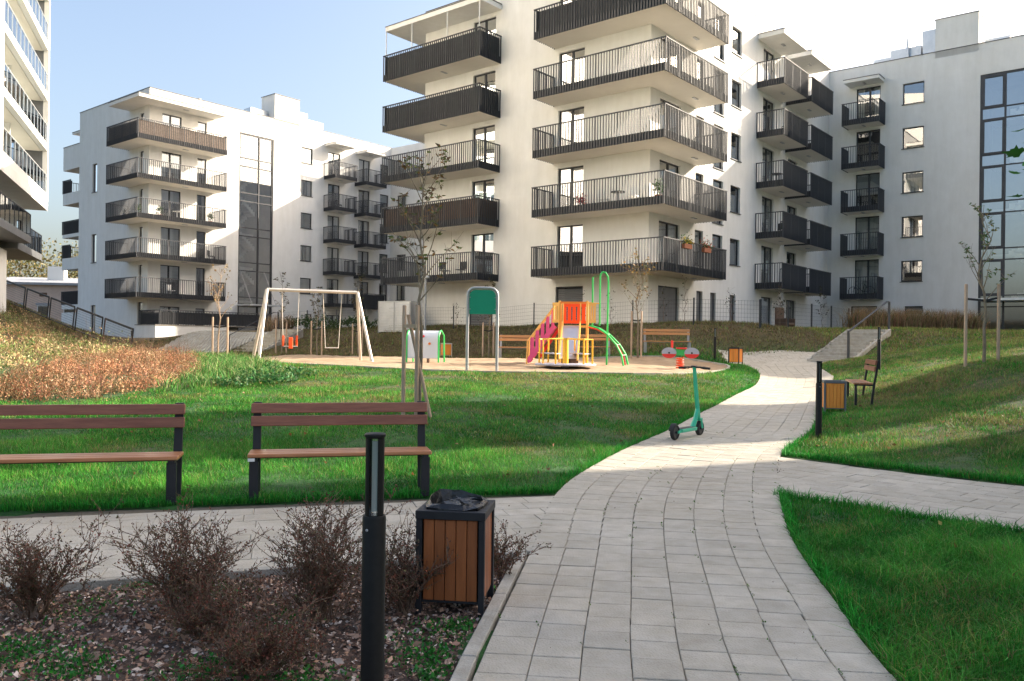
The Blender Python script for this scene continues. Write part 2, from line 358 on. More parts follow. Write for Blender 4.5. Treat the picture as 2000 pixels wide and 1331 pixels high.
def sheet(name, poly, mat, dz, step=.33, kind='structure', bumpy=0):
    """terrain-following sheet cut to a polygon"""
    import bmesh
    bm = bmesh.new(); vs_ = [bm.verts.new((x, y, 0)) for x, y in poly]; bm.faces.new(vs_)
    px = [p[0] for p in poly]; py = [p[1] for p in poly]
    for c in np.arange(math.floor(min(px)), max(px) + step, step):
        bmesh.ops.bisect_plane(bm, geom=bm.verts[:] + bm.edges[:] + bm.faces[:], plane_co=(c, 0, 0), plane_no=(1, 0, 0))
    for c in np.arange(math.floor(min(py)), max(py) + step, step):
        bmesh.ops.bisect_plane(bm, geom=bm.verts[:] + bm.edges[:] + bm.faces[:], plane_co=(0, c, 0), plane_no=(0, 1, 0))
    for v in bm.verts:
        v.co.z = hz(v.co.x, v.co.y) + dz + (bumpy * (math.sin(v.co.x * 5.1) * math.sin(v.co.y * 4.3 + v.co.x) + .6 * math.sin(v.co.x * 11 + 2 * v.co.y)) if bumpy else 0)
        if abs(v.co.z) > 50: v.co.z = 0
    bmesh.ops.triangulate(bm, faces=[f for f in bm.faces if len(f.verts) > 4]); bmesh.ops.recalc_face_normals(bm, faces=bm.faces)
    me = bpy.data.meshes.new(name); bm.to_mesh(me); bm.free(); me.materials.append(MATS[mat])
    me.polygons.foreach_set('use_smooth', [True] * len(me.polygons))
    return tag(link(bpy.data.objects.new(name, me)), kind=kind)
path_o = sheet('path', PATH_POLY, 'joint', -.025)
lpath_o = sheet('side_path', LEFT_POLY, 'joint', -.029)
rpath_o = sheet('branch_path', RIGHT_POLY, 'joint', -.033)
sand_o = sheet('sand', SAND_POLY, 'sand', .0, bumpy=.018)
bed_o = sheet('planting_bed', BED_POLY, 'soil', -.035, bumpy=.012)

# paving slabs, each its own piece
def paver_mesh(L_, W_, name='paver'):
    m = MB(); h = .06; b = .004
    def ring(i, z): return [(-L_ / 2 + i, -W_ / 2 + i, z), (L_ / 2 - i, -W_ / 2 + i, z), (L_ / 2 - i, W_ / 2 - i, z), (-L_ / 2 + i, W_ / 2 - i, z)]
    vs_ = ring(0, -h) + ring(0, -b) + ring(b, 0)
    m.add(vs_, [(0, 1, 5, 4), (1, 2, 6, 5), (2, 3, 7, 6), (3, 0, 4, 7), (4, 5, 9, 8), (5, 6, 10, 9), (6, 7, 11, 10), (7, 4, 8, 11), (8, 9, 10, 11)])
    me = bpy.data.meshes.new(name); me.from_pydata(m.v, [], m.f); me.materials.append(MATS['paver']); return me
def lay(parent, places, me, limit=300, up=.006):
    """places: (x, y, rz, sx, sy). nearest ones become single objects, the rest one joined part"""
    places = sorted(places, key=lambda p: p[0] ** 2 + p[1] ** 2 if p[1] > 3.4 else 1e6 + p[1] ** 2)
    for k, (x, y, rz, sx, sy) in enumerate(places[:limit]):
        o = bpy.data.objects.new('paver', me); link(o, parent)
        e = .12; gxs = (hz(x + e, y) - hz(x - e, y)) / (2 * e); gys = (hz(x, y + e) - hz(x, y - e)) / (2 * e)
        nrm = Vector((-gxs + random.gauss(0, .004), -gys + random.gauss(0, .004), 1)).normalized()
        t = Vector((math.cos(rz), math.sin(rz), 0)); t = (t - nrm * t.dot(nrm)).normalized(); bb = nrm.cross(t)
        M = Matrix((t, bb, nrm)).transposed().to_4x4(); M.translation = (x, y, hz(x, y) + up + random.gauss(0, .0015))
        o.matrix_local = M @ Matrix.Diagonal((sx, sy, 1, 1))
    rest = places[limit:]
    if rest:
        m = MB(); vs0 = [Vector(v.co) for v in me.vertices]; fs0 = [tuple(p.vertices) for p in me.polygons]
        for (x, y, rz, sx, sy) in rest:
            c, s_ = math.cos(rz), math.sin(rz); dz = random.gauss(0, .0015)
            pts = []
            for v in vs0:
                X = x + c * v.x * sx - s_ * v.y * sy; Y = y + s_ * v.x * sx + c * v.y * sy; pts.append((X, Y, hz(X, Y) + .006 + v.z + dz))
            m.add(pts, fs0)
        tag(m.build('distant_pavers', 'paver', parent), kind='stuff')
PME = paver_mesh(.25, .25)
pl = []; NC = 8
mid = resample([((a + c) / 2, (b + d) / 2) for (a, b), (c, d) in zip(PL, [PR[0], PR[1], PR[2], (2.15, 5.9), PR[5], PR[6], (5.15, 14.1), (6.4, 17.2), (8.3, 21.3), (9.7, 25), (10.4, 28), (11.5, 31)])], .02)
# walk each column along the ruled surface between the two path edges
TL = np.linspace(0, 1, 1500)
def interp_edge(S, t): 
    i = t * (len(S) - 1); return np.stack([np.interp(i, np.arange(len(S)), S[:, k]) for k in range(2)], 1)
# match edges by y
yv = np.linspace(-2.5, 30.9, 2400); LX = np.interp(yv, SL[:, 1], SL[:, 0]); RX = np.interp(yv, SR[:, 1], SR[:, 0])
# shift the right edge back so that rows stay square to the path
sl = np.gradient((LX + RX) / 2, yv); k_ = np.ones(161) / 161; sl = np.convolve(np.pad(sl, 80, 'edge'), k_, 'valid')
for cidx in range(NC):
    f = (cidx + .5) / NC
    cx = LX + (RX - LX) * f; cy = yv + 0 * cx
    off = (f - .5) * (RX - LX) / (1 + sl ** 2)
    s = np.append(0, np.cumsum(np.hypot(np.diff(cx), np.diff(cy)))); st = random.uniform(0, .25)
    wloc = (RX - LX) / np.sqrt(1 + sl ** 2) / NC
    for d in np.arange(st, s[-1], .252):
        X = float(np.interp(d, s, cx)); Y = float(np.interp(d, s, cy)); ang = math.atan2(1, float(np.interp(Y, yv, sl)))
        w = float(np.interp(d, s, wloc))
        pl.append((X, Y, ang, .988, (w - .0045) / .25))
for i in range(7):
    for j in range(21):
        X = 8.25 + j * .252 + .12 * (i % 2); Y = 31.02 + i * .252
        if X < 8.3 + 4.5 + .1 * i and not (X > 12.3 and Y > 32): pl.append((X, Y, 0, .984, .984))
lay(path_o, pl, PME, 300)
def straight(parent, a, b, w0, w1, rows, ln, me, edge_clip, limit=300):
    """rows parallel to a->b; w0..w1 signed offsets to the left of a->b"""
    a = Vector(a); b = Vector(b); d = (b - a).normalized(); n = Vector((-d.y, d.x)); L_ = (b - a).length; out = []
    wid = (w1 - w0) / rows
    for r in range(rows):
        s = random.uniform(0, ln) * .3 + (ln / 2 if r % 2 else 0)
        while s < L_:
            p = a + d * s + n * (w0 + (r + .5) * wid)
            if edge_clip(p.x, p.y): out.append((p.x, p.y, math.atan2(d.y, d.x), (ln - .004) / .25, (wid - .004) / .25))
            s += ln
    lay(parent, out, me, limit, -.001)
def inside(poly, avoid=(), sh=0.0):
    return lambda x, y: bool(inpoly(np.array([x]), np.array([y]), poly)[0]) and not any(bool(inpoly(np.array([x + sh]), np.array([y]), q)[0]) for q in avoid)
straight(lpath_o, (-9, 4.9), (.95, 7.67), -1.03, 1.03, 8, .375, PME, inside([(-12, 5.63), (.9, 8.9), (.55, 6.45), (.16, 6.36), (-12, 2.75)], [PATH_POLY], -.2))
straight(rpath_o, (2.55, 10.8), (8.8, 3.6), -1.12, 1.12, 9, .375, PME, inside([(3.72, 11.42), (3.2, 11.42), (2.4, 8.9), (2.84, 8.74), (8.2, 2.45), (10.1, 4.0)], [PATH_POLY], .22))
# kerbs
def kerb(name, pts, parent, w=.07, top=.035, seg=1.0, mat='kerb'):
    S = resample(pts, seg) if len(pts) > 2 else np.array([np.array(pts[0]) + (np.array(pts[1]) - np.array(pts[0])) * t for t in np.linspace(0, 1, max(2, int(math.dist(*pts) / seg) + 1))])
    for p, q in zip(S[:-1], S[1:]):
        d = (q - p) / np.linalg.norm(q - p); p2 = p + d * .004; q2 = q - d * .004; nrm = np.array([-d[1], d[0]]) * w / 2; m = MB()
        z0 = hz(*p); z1 = hz(*q); vs_ = []
        for zz0, zz1 in ((-.15, -.15), (top, top)):
            for (pt, z) in ((p2 - nrm, z0 + zz0), (p2 + nrm, z0 + zz0), (q2 + nrm, z1 + zz1), (q2 - nrm, z1 + zz1)): vs_.append((pt[0], pt[1], z))
        m.add(vs_, [(0, 1, 2, 3), (7, 6, 5, 4), (0, 4, 5, 1), (1, 5, 6, 2), (2, 6, 7, 3), (3, 7, 4, 0)])
        m.build('kerb_stone', mat, parent, bevel=.006)
kerb('kerb', [(-.55, 1), (-.235, 3.89), (.095, 6.30)], path_o, .08, .012)
kerb('kerb', [(.09, 6.335), (-8.6, 3.76)], lpath_o, .07, .012)
kerb('kerb', [p for p in SAND_POLY if p[1] < 32.5][2:], sand_o, .08, .05, 1.0)
# ------------------------------------------------------------------ building kit
BROT = math.atan2(.775, .632)          # local x runs along the long sunlit fronts, local y along the shaded ones
class Facade:
    def __init__(s, root, kind, off=0.0):
        s.root = root
        s.m = {'F': lambda t, z, d: (off + d, t, z), 'R': lambda t, z, d: (t, off + d, z), 'W': lambda t, z, d: (off + d, -t, z)}[kind]
        s.openings = []
    def fbox(s, mb, t0, t1, z0, z1, d0, d1):
        a = s.m(t0, z0, d0); b = s.m(t1, z1, d1); return mb.box(a[0], b[0], a[1], b[1], a[2], b[2])
    def wall(s, t0, t1, z0, z1, name='wall', mat='plaster', th=.24):
        ops = [o for o in s.openings if o[1] > t0 and o[0] < t1 and o[3] > z0 and o[2] < z1]
        ts = sorted({t0, t1} | {round(min(max(v, t0), t1), 4) for o in ops for v in o[:2]}); zs = sorted({z0, z1} | {round(min(max(v, z0), z1), 4) for o in ops for v in o[2:4]})
        mb = MB()
        for a, b in zip(ts[:-1], ts[1:]):
            run = None
            for c, d in list(zip(zs[:-1], zs[1:])) + [(None, None)]:
                hole = c is None or any(o[0] < (a + b) / 2 < o[1] and o[2] < (c + d) / 2 < o[3] for o in ops)
                if not hole: run = (run[0] if run else c, d)
                elif run: mb.quad(s.m(a, run[0], 0), s.m(b, run[0], 0), s.m(b, run[1], 0), s.m(a, run[1], 0)); run = None
        for o in ops:
            a, b, c, d = o[:4]
            for p, q in (((a, c), (a, d)), ((b, c), (b, d)), ((a, c), (b, c)), ((a, d), (b, d))):
                mb.quad(s.m(*p, 0), s.m(*q, 0), s.m(*q, th), s.m(*p, th))
        return mb.build(name, mat, s.root)
    def window(s, t0, t1, z0, z1, style='win', sill=True, split=None, back=True, name='window'):
        s.openings.append((t0, t1, z0, z1)); fw = .065; m = MB(); d0, d1 = .11, .18
        s.fbox(m, t0, t1, z0, z0 + fw, d0, d1); s.fbox(m, t0, t1, z1 - fw, z1, d0, d1)
        s.fbox(m, t0, t0 + fw, z0 + fw, z1 - fw, d0, d1); s.fbox(m, t1 - fw, t1, z0 + fw, z1 - fw, d0, d1)
        if split:
            tm = t0 + (t1 - t0) * split; s.fbox(m, tm - .055, tm + .055, z0 + fw, z1 - fw, d0 - .01, d1)
        w = m.build(name, 'anthracite', s.root)
        if style == 'shutter':
            m = MB(); n = int((z1 - z0 - .13) / .09)
            for k in range(n): s.fbox(m, t0 + fw, t1 - fw, z0 + fw + k * .09, z0 + fw + k * .09 + .08, d0 + .02 + .006 * (k % 2), d1)
            m.build('roller_shutter', 'shutter', w); return w
        if style == 'door':
            m = MB(); s.fbox(m, t0 + fw, t1 - fw, z0, z1 - fw, d0 + .03, d1); m.build('door_leaf', 'anthracite_light', w); return w
        MB().quad(*[s.m(a, b, .147) for a, b in ((t0 + fw, z0 + fw), (t1 - fw, z0 + fw), (t1 - fw, z1 - fw), (t0 + fw, z1 - fw))]).build('pane', 'pane_glass', w)
        if sill:
            m = MB(); s.fbox(m, t0 - .05, t1 + .05, z0 - .04, z0 + .003, -.06, .12); m.build('sill', 'coping', w)
        m = MB(); e = .25; a, b = t0 - e, t1 + e; c, d = z0 - (.15 if sill else 0.02), z1 + .15; D0, D1 = .26, 1.5
        q = lambda *p: m.quad(*[s.m(*k) for k in p])
        q((a, c, D1), (b, c, D1), (b, d, D1), (a, d, D1)); q((a, c, D0), (a, c, D1), (a, d, D1), (a, d, D0)); q((b, c, D0), (b, c, D1), (b, d, D1), (b, d, D0))
        q((a, c, D0), (b, c, D0), (b, c, D1), (a, c, D1)); q((a, d, D0), (b, d, D0), (b, d, D1), (a, d, D1)); m.build('room', 'interior', w)
        r = random.random()
        if r < .46:
            m = MB(); lo = z0 + .05; n = 14; full = random.random() < .5
            spans = [(t0, t1)] if full else [(t0, t0 + (t1 - t0) * .3), (t1 - (t1 - t0) * .3, t1)]
            for (p0, p1) in spans:
                for k in range(n):
                    ta = p0 + (p1 - p0) * k / n; tb = p0 + (p1 - p0) * (k + 1) / n
                    m.quad(s.m(ta, lo, .27 + .03 * (k % 2)), s.m(tb, lo, .27 + .03 * ((k + 1) % 2)), s.m(tb, z1, .27 + .03 * ((k + 1) % 2)), s.m(ta, z1, .27 + .03 * (k % 2)))
            m.build('curtain', 'curtain', w)
        elif r < .68:
            m = MB(); s.fbox(m, t0 + .02, t1 - .02, z1 - (z1 - z0) * random.choice((.25, .4, .6, .9)), z1 - .03, .22, .235); m.build('blind', 'blind', w)
        return w

def edge_off(a, b, d):
    """offset of segment a-b by d to its left"""
    v = Vector((b[0] - a[0], b[1] - a[1])).normalized(); n = Vector((-v.y, v.x)) * d
    return (a[0] + n.x, a[1] + n.y), (b[0] + n.x, b[1] + n.y)
def railing(root, rail, z0, z1, band=.38, step=.15, mat='balcony_bar', name='railing', inner=1):
    """upright flat bars along the polyline, posts, top rail; dark edge band behind the foot of the bars"""
    m = MB(); bnd = MB(); sg = inner
    nseg = len(rail) - 1
    for i_, (a, b) in enumerate(zip(rail[:-1], rail[1:])):
        a, b = edge_off(a, b, -.06 * sg); L_ = math.dist(a, b); ux, uy = (b[0] - a[0]) / L_ * .06, (b[1] - a[1]) / L_ * .06
        if i_ > 0: a = (a[0] - ux, a[1] - uy)
        if i_ < nseg - 1: b = (b[0] + ux, b[1] + uy)
        L_ = math.dist(a, b); n = max(2, round(L_ / step)); d = ((b[0] - a[0]) / L_, (b[1] - a[1]) / L_)
        for k in range(n + 1):
            x = a[0] + d[0] * L_ * k / n; y = a[1] + d[1] * L_ * k / n; post = k % 8 == 0
            w = .02 if post else .0085; h = .026
            if abs(d[0]) > abs(d[1]): m.box(x - w, x + w, y - h, y + h, z0, z1)
            else: m.box(x - h, x + h, y - w, y + w, z0, z1)
        e = .035
        x0, x1 = min(a[0], b[0]) - e, max(a[0], b[0]) + e; y0, y1 = min(a[1], b[1]) - e, max(a[1], b[1]) + e
        m.box(x0, x1, y0, y1, z1, z1 + .045)
        p, q = edge_off(a, b, .042 * sg)
        x0, x1 = min(p[0], q[0]), max(p[0], q[0]); y0, y1 = min(p[1], q[1]), max(p[1], q[1])
        if x1 - x0 < .1: bnd.box(x0 - .01, x0 + .01, y0, y1, z0 + .015, z0 + band)
        else: bnd.box(x0, x1, y0 - .01, y0 + .01, z0 + .015, z0 + band)
    r = m.build(name, mat, root)
    if band: bnd.build('edge_band', 'anthracite', root)
    return r
def balcony(root, poly, rail, z, screen=None, inner=1, top=1.42, lamp=None, band=.38, segs=None):
    """slab + bars; the slab mesh is the balcony part, everything else sits under it"""
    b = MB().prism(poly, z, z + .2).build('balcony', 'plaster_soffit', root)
    railing(b, rail, z - .015, z + top, band, inner=inner)
    if screen:
        m = MB()
        for i, (a, c) in enumerate(zip(rail[:-1], rail[1:])):
            if segs and i not in segs: continue
            p, q = edge_off(a, c, .075 * inner); x0, x1 = min(p[0], q[0]), max(p[0], q[0]); y0, y1 = min(p[1], q[1]), max(p[1], q[1])
            if x1 - x0 < .1: m.box(x0 - .008, x0 + .008, y0, y1, z + .3, z + top - .06)
            else: m.box(x0, x1, y0 - .008, y0 + .008, z + .3, z + top - .06)
        m.build('privacy_screen', screen, b)
    if lamp: MB().box(lamp[0] - .22, lamp[0] + .22, lamp[1] - .07, lamp[1] + .07, z - .035, z - .003).build('ceiling_lamp', 'steel_grey', b)
    return b
def canopy(root, poly, z, th=.25, lamp=None):
    c = MB().prism(poly, z, z + th).build('canopy', 'plaster', root)
    cx = sum(p[0] for p in poly) / len(poly); cy = sum(p[1] for p in poly) / len(poly)
    MB().prism([(x + (.03 if x > cx else -.03), y + (.03 if y > cy else -.03)) for x, y in poly], z + th, z + th + .04).build('coping', 'coping', c)
    if lamp: MB().box(lamp[0] - .22, lamp[0] + .22, lamp[1] - .07, lamp[1] + .07, z - .035, z - .003).build('ceiling_lamp', 'steel_grey', c)
    return c
ZB = 4.77; ST = 2.9                                         # lowest balcony soffit, storey height
def floor_z(k, zb=ZB): return zb + ST * k + .25

# ------------------------------------------------------------------ main block with its right-hand wing
G0 = 1.6
b1 = thing('apartment_building', 'tall white apartment block in the centre with dark railed wraparound balconies and grey wing', 'building', (6.27, 38.29, 0), BROT)
RT = 20.45
F = Facade(b1, 'F'); Rr = Facade(b1, 'R'); W = Facade(b1, 'W', 24.5)
for k in range(5):
    f = floor_z(k)
    F.window(3.7, 5.25, f, f + 2.38, 'win', False, .5); F.window(9.46, 11.05, f, f + 2.38, 'win', False, .5)
    Rr.window(.92, 3.0, f, f + 2.38, 'win', False, .5); Rr.window(4.6, 5.5, f + .55, f + 2.35); Rr.window(6.6, 7.8, f + .05, f + 2.35, 'win', True)
    Rr.window(8.75, 10.0, f + .9, f + 2.35); Rr.window(13.05, 14.8, f, f + 2.38, 'win', False, .5); Rr.window(17.0, 18.6, f, f + 2.38, 'win', False, .5)
    W.window(1.82, 3.37, f, f + 2.35, 'win', False, .55); W.window(4.75, 6.04, f + .78, f + 2.15)
F.window(3.65, 5.3, G0 + .7, 4.36, 'shutter', False); F.window(9.5, 11.2, G0 + .7, 4.3, 'shutter', False)
Rr.window(.92, 3.0, 2.3, 4.33, 'door', False)
for a, b in ((4.85, 5.54), (6.42, 7.09), (8.8, 9.55)): Rr.window(a, b, 2.3, 4.28, 'door', False)
Rr.window(13.1, 14.7, 2.4, 4.4, 'win', False); Rr.window(17.0, 18.6, 2.4, 4.4, 'win', False)
W.window(1.6, 3.3, 2.4, 4.25, 'win', False); W.window(5.0, 6.1, 3.7, 4.2, 'win', False)
CW0, CW1 = 9.24, 14.6
W.openings.append((CW0, CW1, 2.3, 18.5))
F.wall(0, 14.76, G0, RT); Rr.wall(0, 24.5, G0, RT); W.wall(0, 36, G0, RT)
MB().quad((0, 14.76, G0), (14, 14.76, G0), (14, 14.76, RT), (0, 14.76, RT)).build('end_wall', 'plaster', b1)
MB().quad((24.5, -36, G0), (37, -36, G0), (37, -36, RT), (24.5, -36, RT)).build('end_wall', 'plaster', b1)
m = MB().quad((0, 0, RT - .3), (37, 0, RT - .3), (37, 14.76, RT - .3), (0, 14.76, RT - .3)).quad((24.5, 0, RT - .3), (37, 0, RT - .3), (37, -36, RT - .3), (24.5, -36, RT - .3))
m.quad((37, -36, G0), (37, 14.76, G0), (37, 14.76, RT), (37, -36, RT)).quad((14, 14.76, G0), (37, 14.76, G0), (37, 14.76, RT), (14, 14.76, RT))
roof = m.build('roof', 'roof_grey', b1)
m = MB(); m.box(-.03, .2, -.03, 14.79, RT, RT + .05).box(.2, 24.47, -.03, .2, RT, RT + .05).box(24.47, 24.7, -36, -.03 + .2, RT, RT + .05); m.build('coping', 'coping', b1)
# stair head on the wing roof
tw = MB().box(24.5, 26.3, -9.12, -6.65, RT - .4, 22.5).build('stair_head', 'plaster', b1); MB().box(24.46, 26.34, -9.16, -6.61, 22.5, 22.55).build('coping', 'coping', tw)
for (x0, x1, y0, y1, h) in ((25.5, 26.6, -5.6, -3.7, 1.0), (25.2, 27.2, -4.9, -4.75, 1.5), (25.6, 27, -6.6, -5.65, 1.9), (26, 27, -3.7, -2.5, .75), (26, 27, -10.6, -9.2, .7)):
    MB().box(x0, x1, y0, y1, RT - .3, RT + h).build('roof_vent', 'zinc', b1, bevel=.02)
# balconies
D = 1.63; YA0, YA1 = 9.15, 16.38; YB = 5.48; XB = 4.52
for k in range(5):
    z = ZB + ST * k
    sc = {4: 'screen_dark', 3: 'screen_dark', 1: 'screen_brown'}.get(k)
    balcony(b1, [(-D, YA0), (0, YA0), (0, 14.77), (4, 14.77), (4, YA1), (-D, YA1)], [(-.03, YA0), (-D, YA0), (-D, YA1), (4, YA1)], z, sc, inner=-1, top=1.42, lamp=(-.8, 12.5))
    balcony(b1, [(-D, -D), (XB, -D), (XB, 0), (0, 0), (0, YB), (-D, YB)], [(-.03, YB), (-D, YB), (-D, -D), (XB, -D), (XB, -.03)], z, 'screen_dark' if k == 4 else None, inner=1, segs=(0, 1), lamp=(2.9, -.8))
    balcony(b1, [(12.2, -1.55), (15.84, -1.55), (15.84, 0), (12.2, 0)], [(12.2, -.03), (12.2, -1.55), (15.84, -1.55), (15.84, -.03)], z, inner=1, lamp=(14, -.8))
    balcony(b1, [(16.6, -1.55), (20.26, -1.55), (20.26, 0), (16.6, 0)], [(16.6, -.03), (16.6, -1.55), (20.26, -1.55), (20.26, -.03)], z, inner=1, lamp=(18.4, -.8))
    balcony(b1, [(23.23, -3.6), (24.5, -3.6), (24.5, -1.36), (23.23, -1.36)], [(24.47, -1.36), (23.23, -1.36), (23.23, -3.6), (24.47, -3.6)], z - .1, inner=1, lamp=(23.9, -2.5))
ZC = ZB + ST * 5 - .05
canopy(b1, [(-D, YA0 - .1), (0, YA0 - .1), (0, 14.77), (4, 14.77), (4, YA1), (-D, YA1)], ZC)
canopy(b1, [(-D, -D), (XB, -D), (XB, 0), (0, 0), (0, YB), (-D, YB)], ZC)
canopy(b1, [(12.2, -1.55), (15.84, -1.55), (15.84, 0), (12.2, 0)], ZC, lamp=(14, -.8)); canopy(b1, [(16.6, -1.55), (20.26, -1.55), (20.26, 0), (16.6, 0)], ZC, lamp=(18.4, -.8))
canopy(b1, [(23.23, -3.6), (24.5, -3.6), (24.5, -1.36), (23.23, -1.36)], ZC - .1, .2, lamp=(23.9, -2.5))
for y in (9.2, 11.5, 14.2, 16.3): MB().box(-D - .02, -D + .02, y - .02, y + .02, ZB + ST * 4 + 1.45, ZC).build('glazing_post', 'white_paint', b1)
# stairwell glazing
def curtain_wall(fac, t0, t1, z0, ztop, cols, zb, thick_first, stairs, stair_dir=1):
    fr = MB(); b = .06
    fac.fbox(fr, t0, t1, ztop - .12, ztop, .05, .2); fac.fbox(fr, t0, t0 + .13, z0, ztop - .12, .05, .2); fac.fbox(fr, t1 - .13, t1, z0, ztop - .12, .05, .2)
    for c in cols: fac.fbox(fr, c - .05, c + .05, z0, ztop - .12, .05, .2)
    lv = [ztop]
    k = 4
    while k >= -1:
        wb = zb + ST * k
        for zz_ in (wb, wb - .7):
            if zz_ > z0 + .1: fac.fbox(fr, t0 + .13, t1 - .13, zz_ - .035, zz_ + .035, .06, .19)
        if thick_first and wb > z0:
            tp = min(wb + 2.2, ztop - .12); a0, a1 = t0 + .13, cols[0] - .05
            fac.fbox(fr, a0, a1, wb + .035, wb + .14, .03, .2); fac.fbox(fr, a0, a1, tp - .12, tp, .03, .2); fac.fbox(fr, a0, a0 + .1, wb + .1, tp - .12, .03, .2); fac.fbox(fr, a1 - .1, a1, wb + .1, tp - .12, .03, .2)
        k -= 1
    cw = fr.build('stairwell_glazing', 'anthracite', fac.root)
    edges = [t0 + .13] + list(cols) + [t1 - .13]
    for a, c in zip(edges[:-1], edges[1:]):
        MB().quad(*[fac.m(p_, q_, .125) for p_, q_ in ((a, z0), (c, z0), (c, ztop - .12), (a, ztop - .12))]).build('pane', 'curtain_glass', cw)
    m = MB(); D1 = 4.2; q = lambda *p: m.quad(*[fac.m(*k) for k in p])
    q((t0, z0, D1), (t1, z0, D1), (t1, ztop, D1), (t0, ztop, D1)); q((t0, z0, .25), (t0, z0, D1), (t0, ztop, D1), (t0, ztop, .25)); q((t1, z0, .25), (t1, z0, D1), (t1, ztop, D1), (t1, ztop, .25)); q((t0, ztop, .25), (t1, ztop, .25), (t1, ztop, D1), (t0, ztop, D1))
    m.build('stairwell', 'interior_light', cw)
    for k in range(5):
        base = zb + ST * k - .15
        m = MB(); fac.fbox(m, t0 + .2, t1 - .2, base - .18, base, 2.6, 4.15); m.build('landing', 'white_paint', cw)
        a, c = stairs; n = 8
        for half in (0, 1):
            m = MB(); dd = .45 if half else 1.6
            for i in range(n):
                tt = a + (c - a) * i / n; t2 = a + (c - a) * (i + 1) / n
                zz_ = base + (1.45 * i / n if half == 0 else 1.45 + 1.45 * (n - 1 - i) / n)
                fac.fbox(m, tt, t2, zz_ - .18, zz_ + .18, dd, dd + 1.05)
            m.build('stair_flight', 'white_paint', cw)
    return cw
curtain_wall(W, CW0, CW1, 2.3, 18.5, [10.6, 12.3], 13.48 - ST * 2 + ST * 2 - ST * 3, True, (10.8, 13.4))
m = MB(); W.fbox(m, CW0 + .2, CW1, 4.4, 4.55, -1.4, .05); m.build('entrance_canopy', 'zinc', b1)

# ------------------------------------------------------------------ left sister block
b2 = thing('apartment_building', 'white apartment block on the left with stepped corner balconies and tall stairwell glazing', 'building', (-27.59, 62.52, 0), BROT)
Z2 = 4.5; R2T = 20.45; g2 = -.5
F2 = Facade(b2, 'F'); Q2 = Facade(b2, 'R')
for k in range(5):
    f = floor_z(k, Z2)
    F2.window(.85, 1.45, f, f + 2.35, 'win', False); Q2.window(1.0, 2.6, f, f + 2.38, 'win', False, .45); Q2.window(3.94, 4.73, f, f + 2.38, 'win', False)
    Q2.window(13.86, 15.07, f + .85, f + 2.25); Q2.window(16.8, 18.2, f, f + 2.35, 'win', False, .5); Q2.window(20.4, 21.8, f, f + 2.35, 'win', False, .5)
    Q2.window(23.1, 24.2, f + .5, f + 2.3); Q2.window(26.6, 28, f + .85, f + 2.25)
for k in (3, 1): F2.window(8.55, 9.4, floor_z(k, Z2), floor_z(k, Z2) + 2.35)
F2.window(8.55, 9.4, 1.8, 4.15); F2.window(.75, 1.55, 1.8, 4.25)
Q2.window(1.0, 2.6, 2.0, 3.95, 'win', False, .5); Q2.window(3.94, 4.73, 2.0, 3.9, 'win', False)
Q2.window(14.4, 15.2, 2.6, 3.8, 'win', False); Q2.window(16.8, 18.4, 2.3, 3.8, 'win', False, .5); Q2.window(20.4, 21.8, 2.3, 3.8, 'win', False, .5)
Q2.openings.append((7.68, 10.99, 1.9, 18.65))
Q2.wall(0, 32, g2, R2T); F2.wall(0, 11.85, g2, R2T)
# stepped end with loggias
ex = Facade(b2, 'F', 0)
zt = 17.9
m = MB()
lev = [(g2, 3.9, 15.0), (4.95, 5.55 + .35, 15), (7.0, 7.2 + .35, 15)]
for (a, b, y1, x1) in ((g2, 3.6, 15.0, 9), (4.55 - .65, 4.55 - .28, 15.0, 9), (7.3, 8.3, 15.0, 9), (10.05, 10.35, 15, 9), (12.9, 13.9, 15, 9), (15.9, 17.9, 15, 9)): m.box(.0, x1, 11.85, y1, a, b)
for (a, b) in ((3.6, 7.3), (8.3, 12.9), (13.9, 15.9)): m.box(1.9, 9, 12.6 if a > 8 else 11.9, 14.2, a, b)
m.build('loggia_block', 'plaster', b2)
for (z, y0, y1, mt) in ((4.28, 11.85, 15, 'screen_brown'), (8.3, 13.5, 15, 'screen_brown'), (10.35, 11.85, 15, 'screen_brown'), (13.9, 13.5, 15, 'screen_dark')):
    bb = MB().box(.05, 1.9, y0, y1, z - .05, z).build('balcony', 'plaster_soffit', b2); railing(bb, [(.06, y0), (.06, y1), (1.9, y1)], z, z + 1.1, 0, inner=-1); MB().box(.11, .13, y0, y1, z + .03, z + 1.05).build('privacy_screen', mt, bb)
m = MB().quad((0, 0, R2T - .3), (32, 0, R2T - .3), (32, 11.85, R2T - .3), (0, 11.85, R2T - .3)).quad((0, 11.85, 17.5), (12, 11.85, 17.5), (12, 11.85, R2T), (0, 11.85, R2T)).quad((32, 0, g2), (32, 12, g2), (32, 12, R2T), (32, 0, R2T)).quad((9, 15, g2), (9, 11, g2), (9, 11, 17.9), (9, 15, 17.9)); m.build('roof', 'roof_grey', b2)
m = MB(); m.box(-.03, .2, -.03, 11.88, R2T, R2T + .05).box(.2, 32, -.03, .2, R2T, R2T + .05).box(-.03, 9.03, 14.85, 15.03, 17.9, 17.95).box(-.03, .2, 11.9, 14.85, 17.9, 17.95); m.build('coping', 'coping', b2)
tw = MB().box(11.04, 13.6, 0, 1.95, R2T - .4, 22.6).build('stair_head', 'plaster', b2); MB().box(11.0, 13.64, -.04, 2, 22.6, 22.65).build('coping', 'coping', tw)
for (x0, x1, y0, y1, h) in ((9.2, 10.9, .8, 1.8, .75), (13.9, 15.0, .7, 1.7, 1.4), (15.0, 16.8, .8, 1.6, .95)): MB().box(x0, x1, y0, y1, R2T - .3, R2T + h).build('roof_vent', 'zinc', b2, bevel=.02)
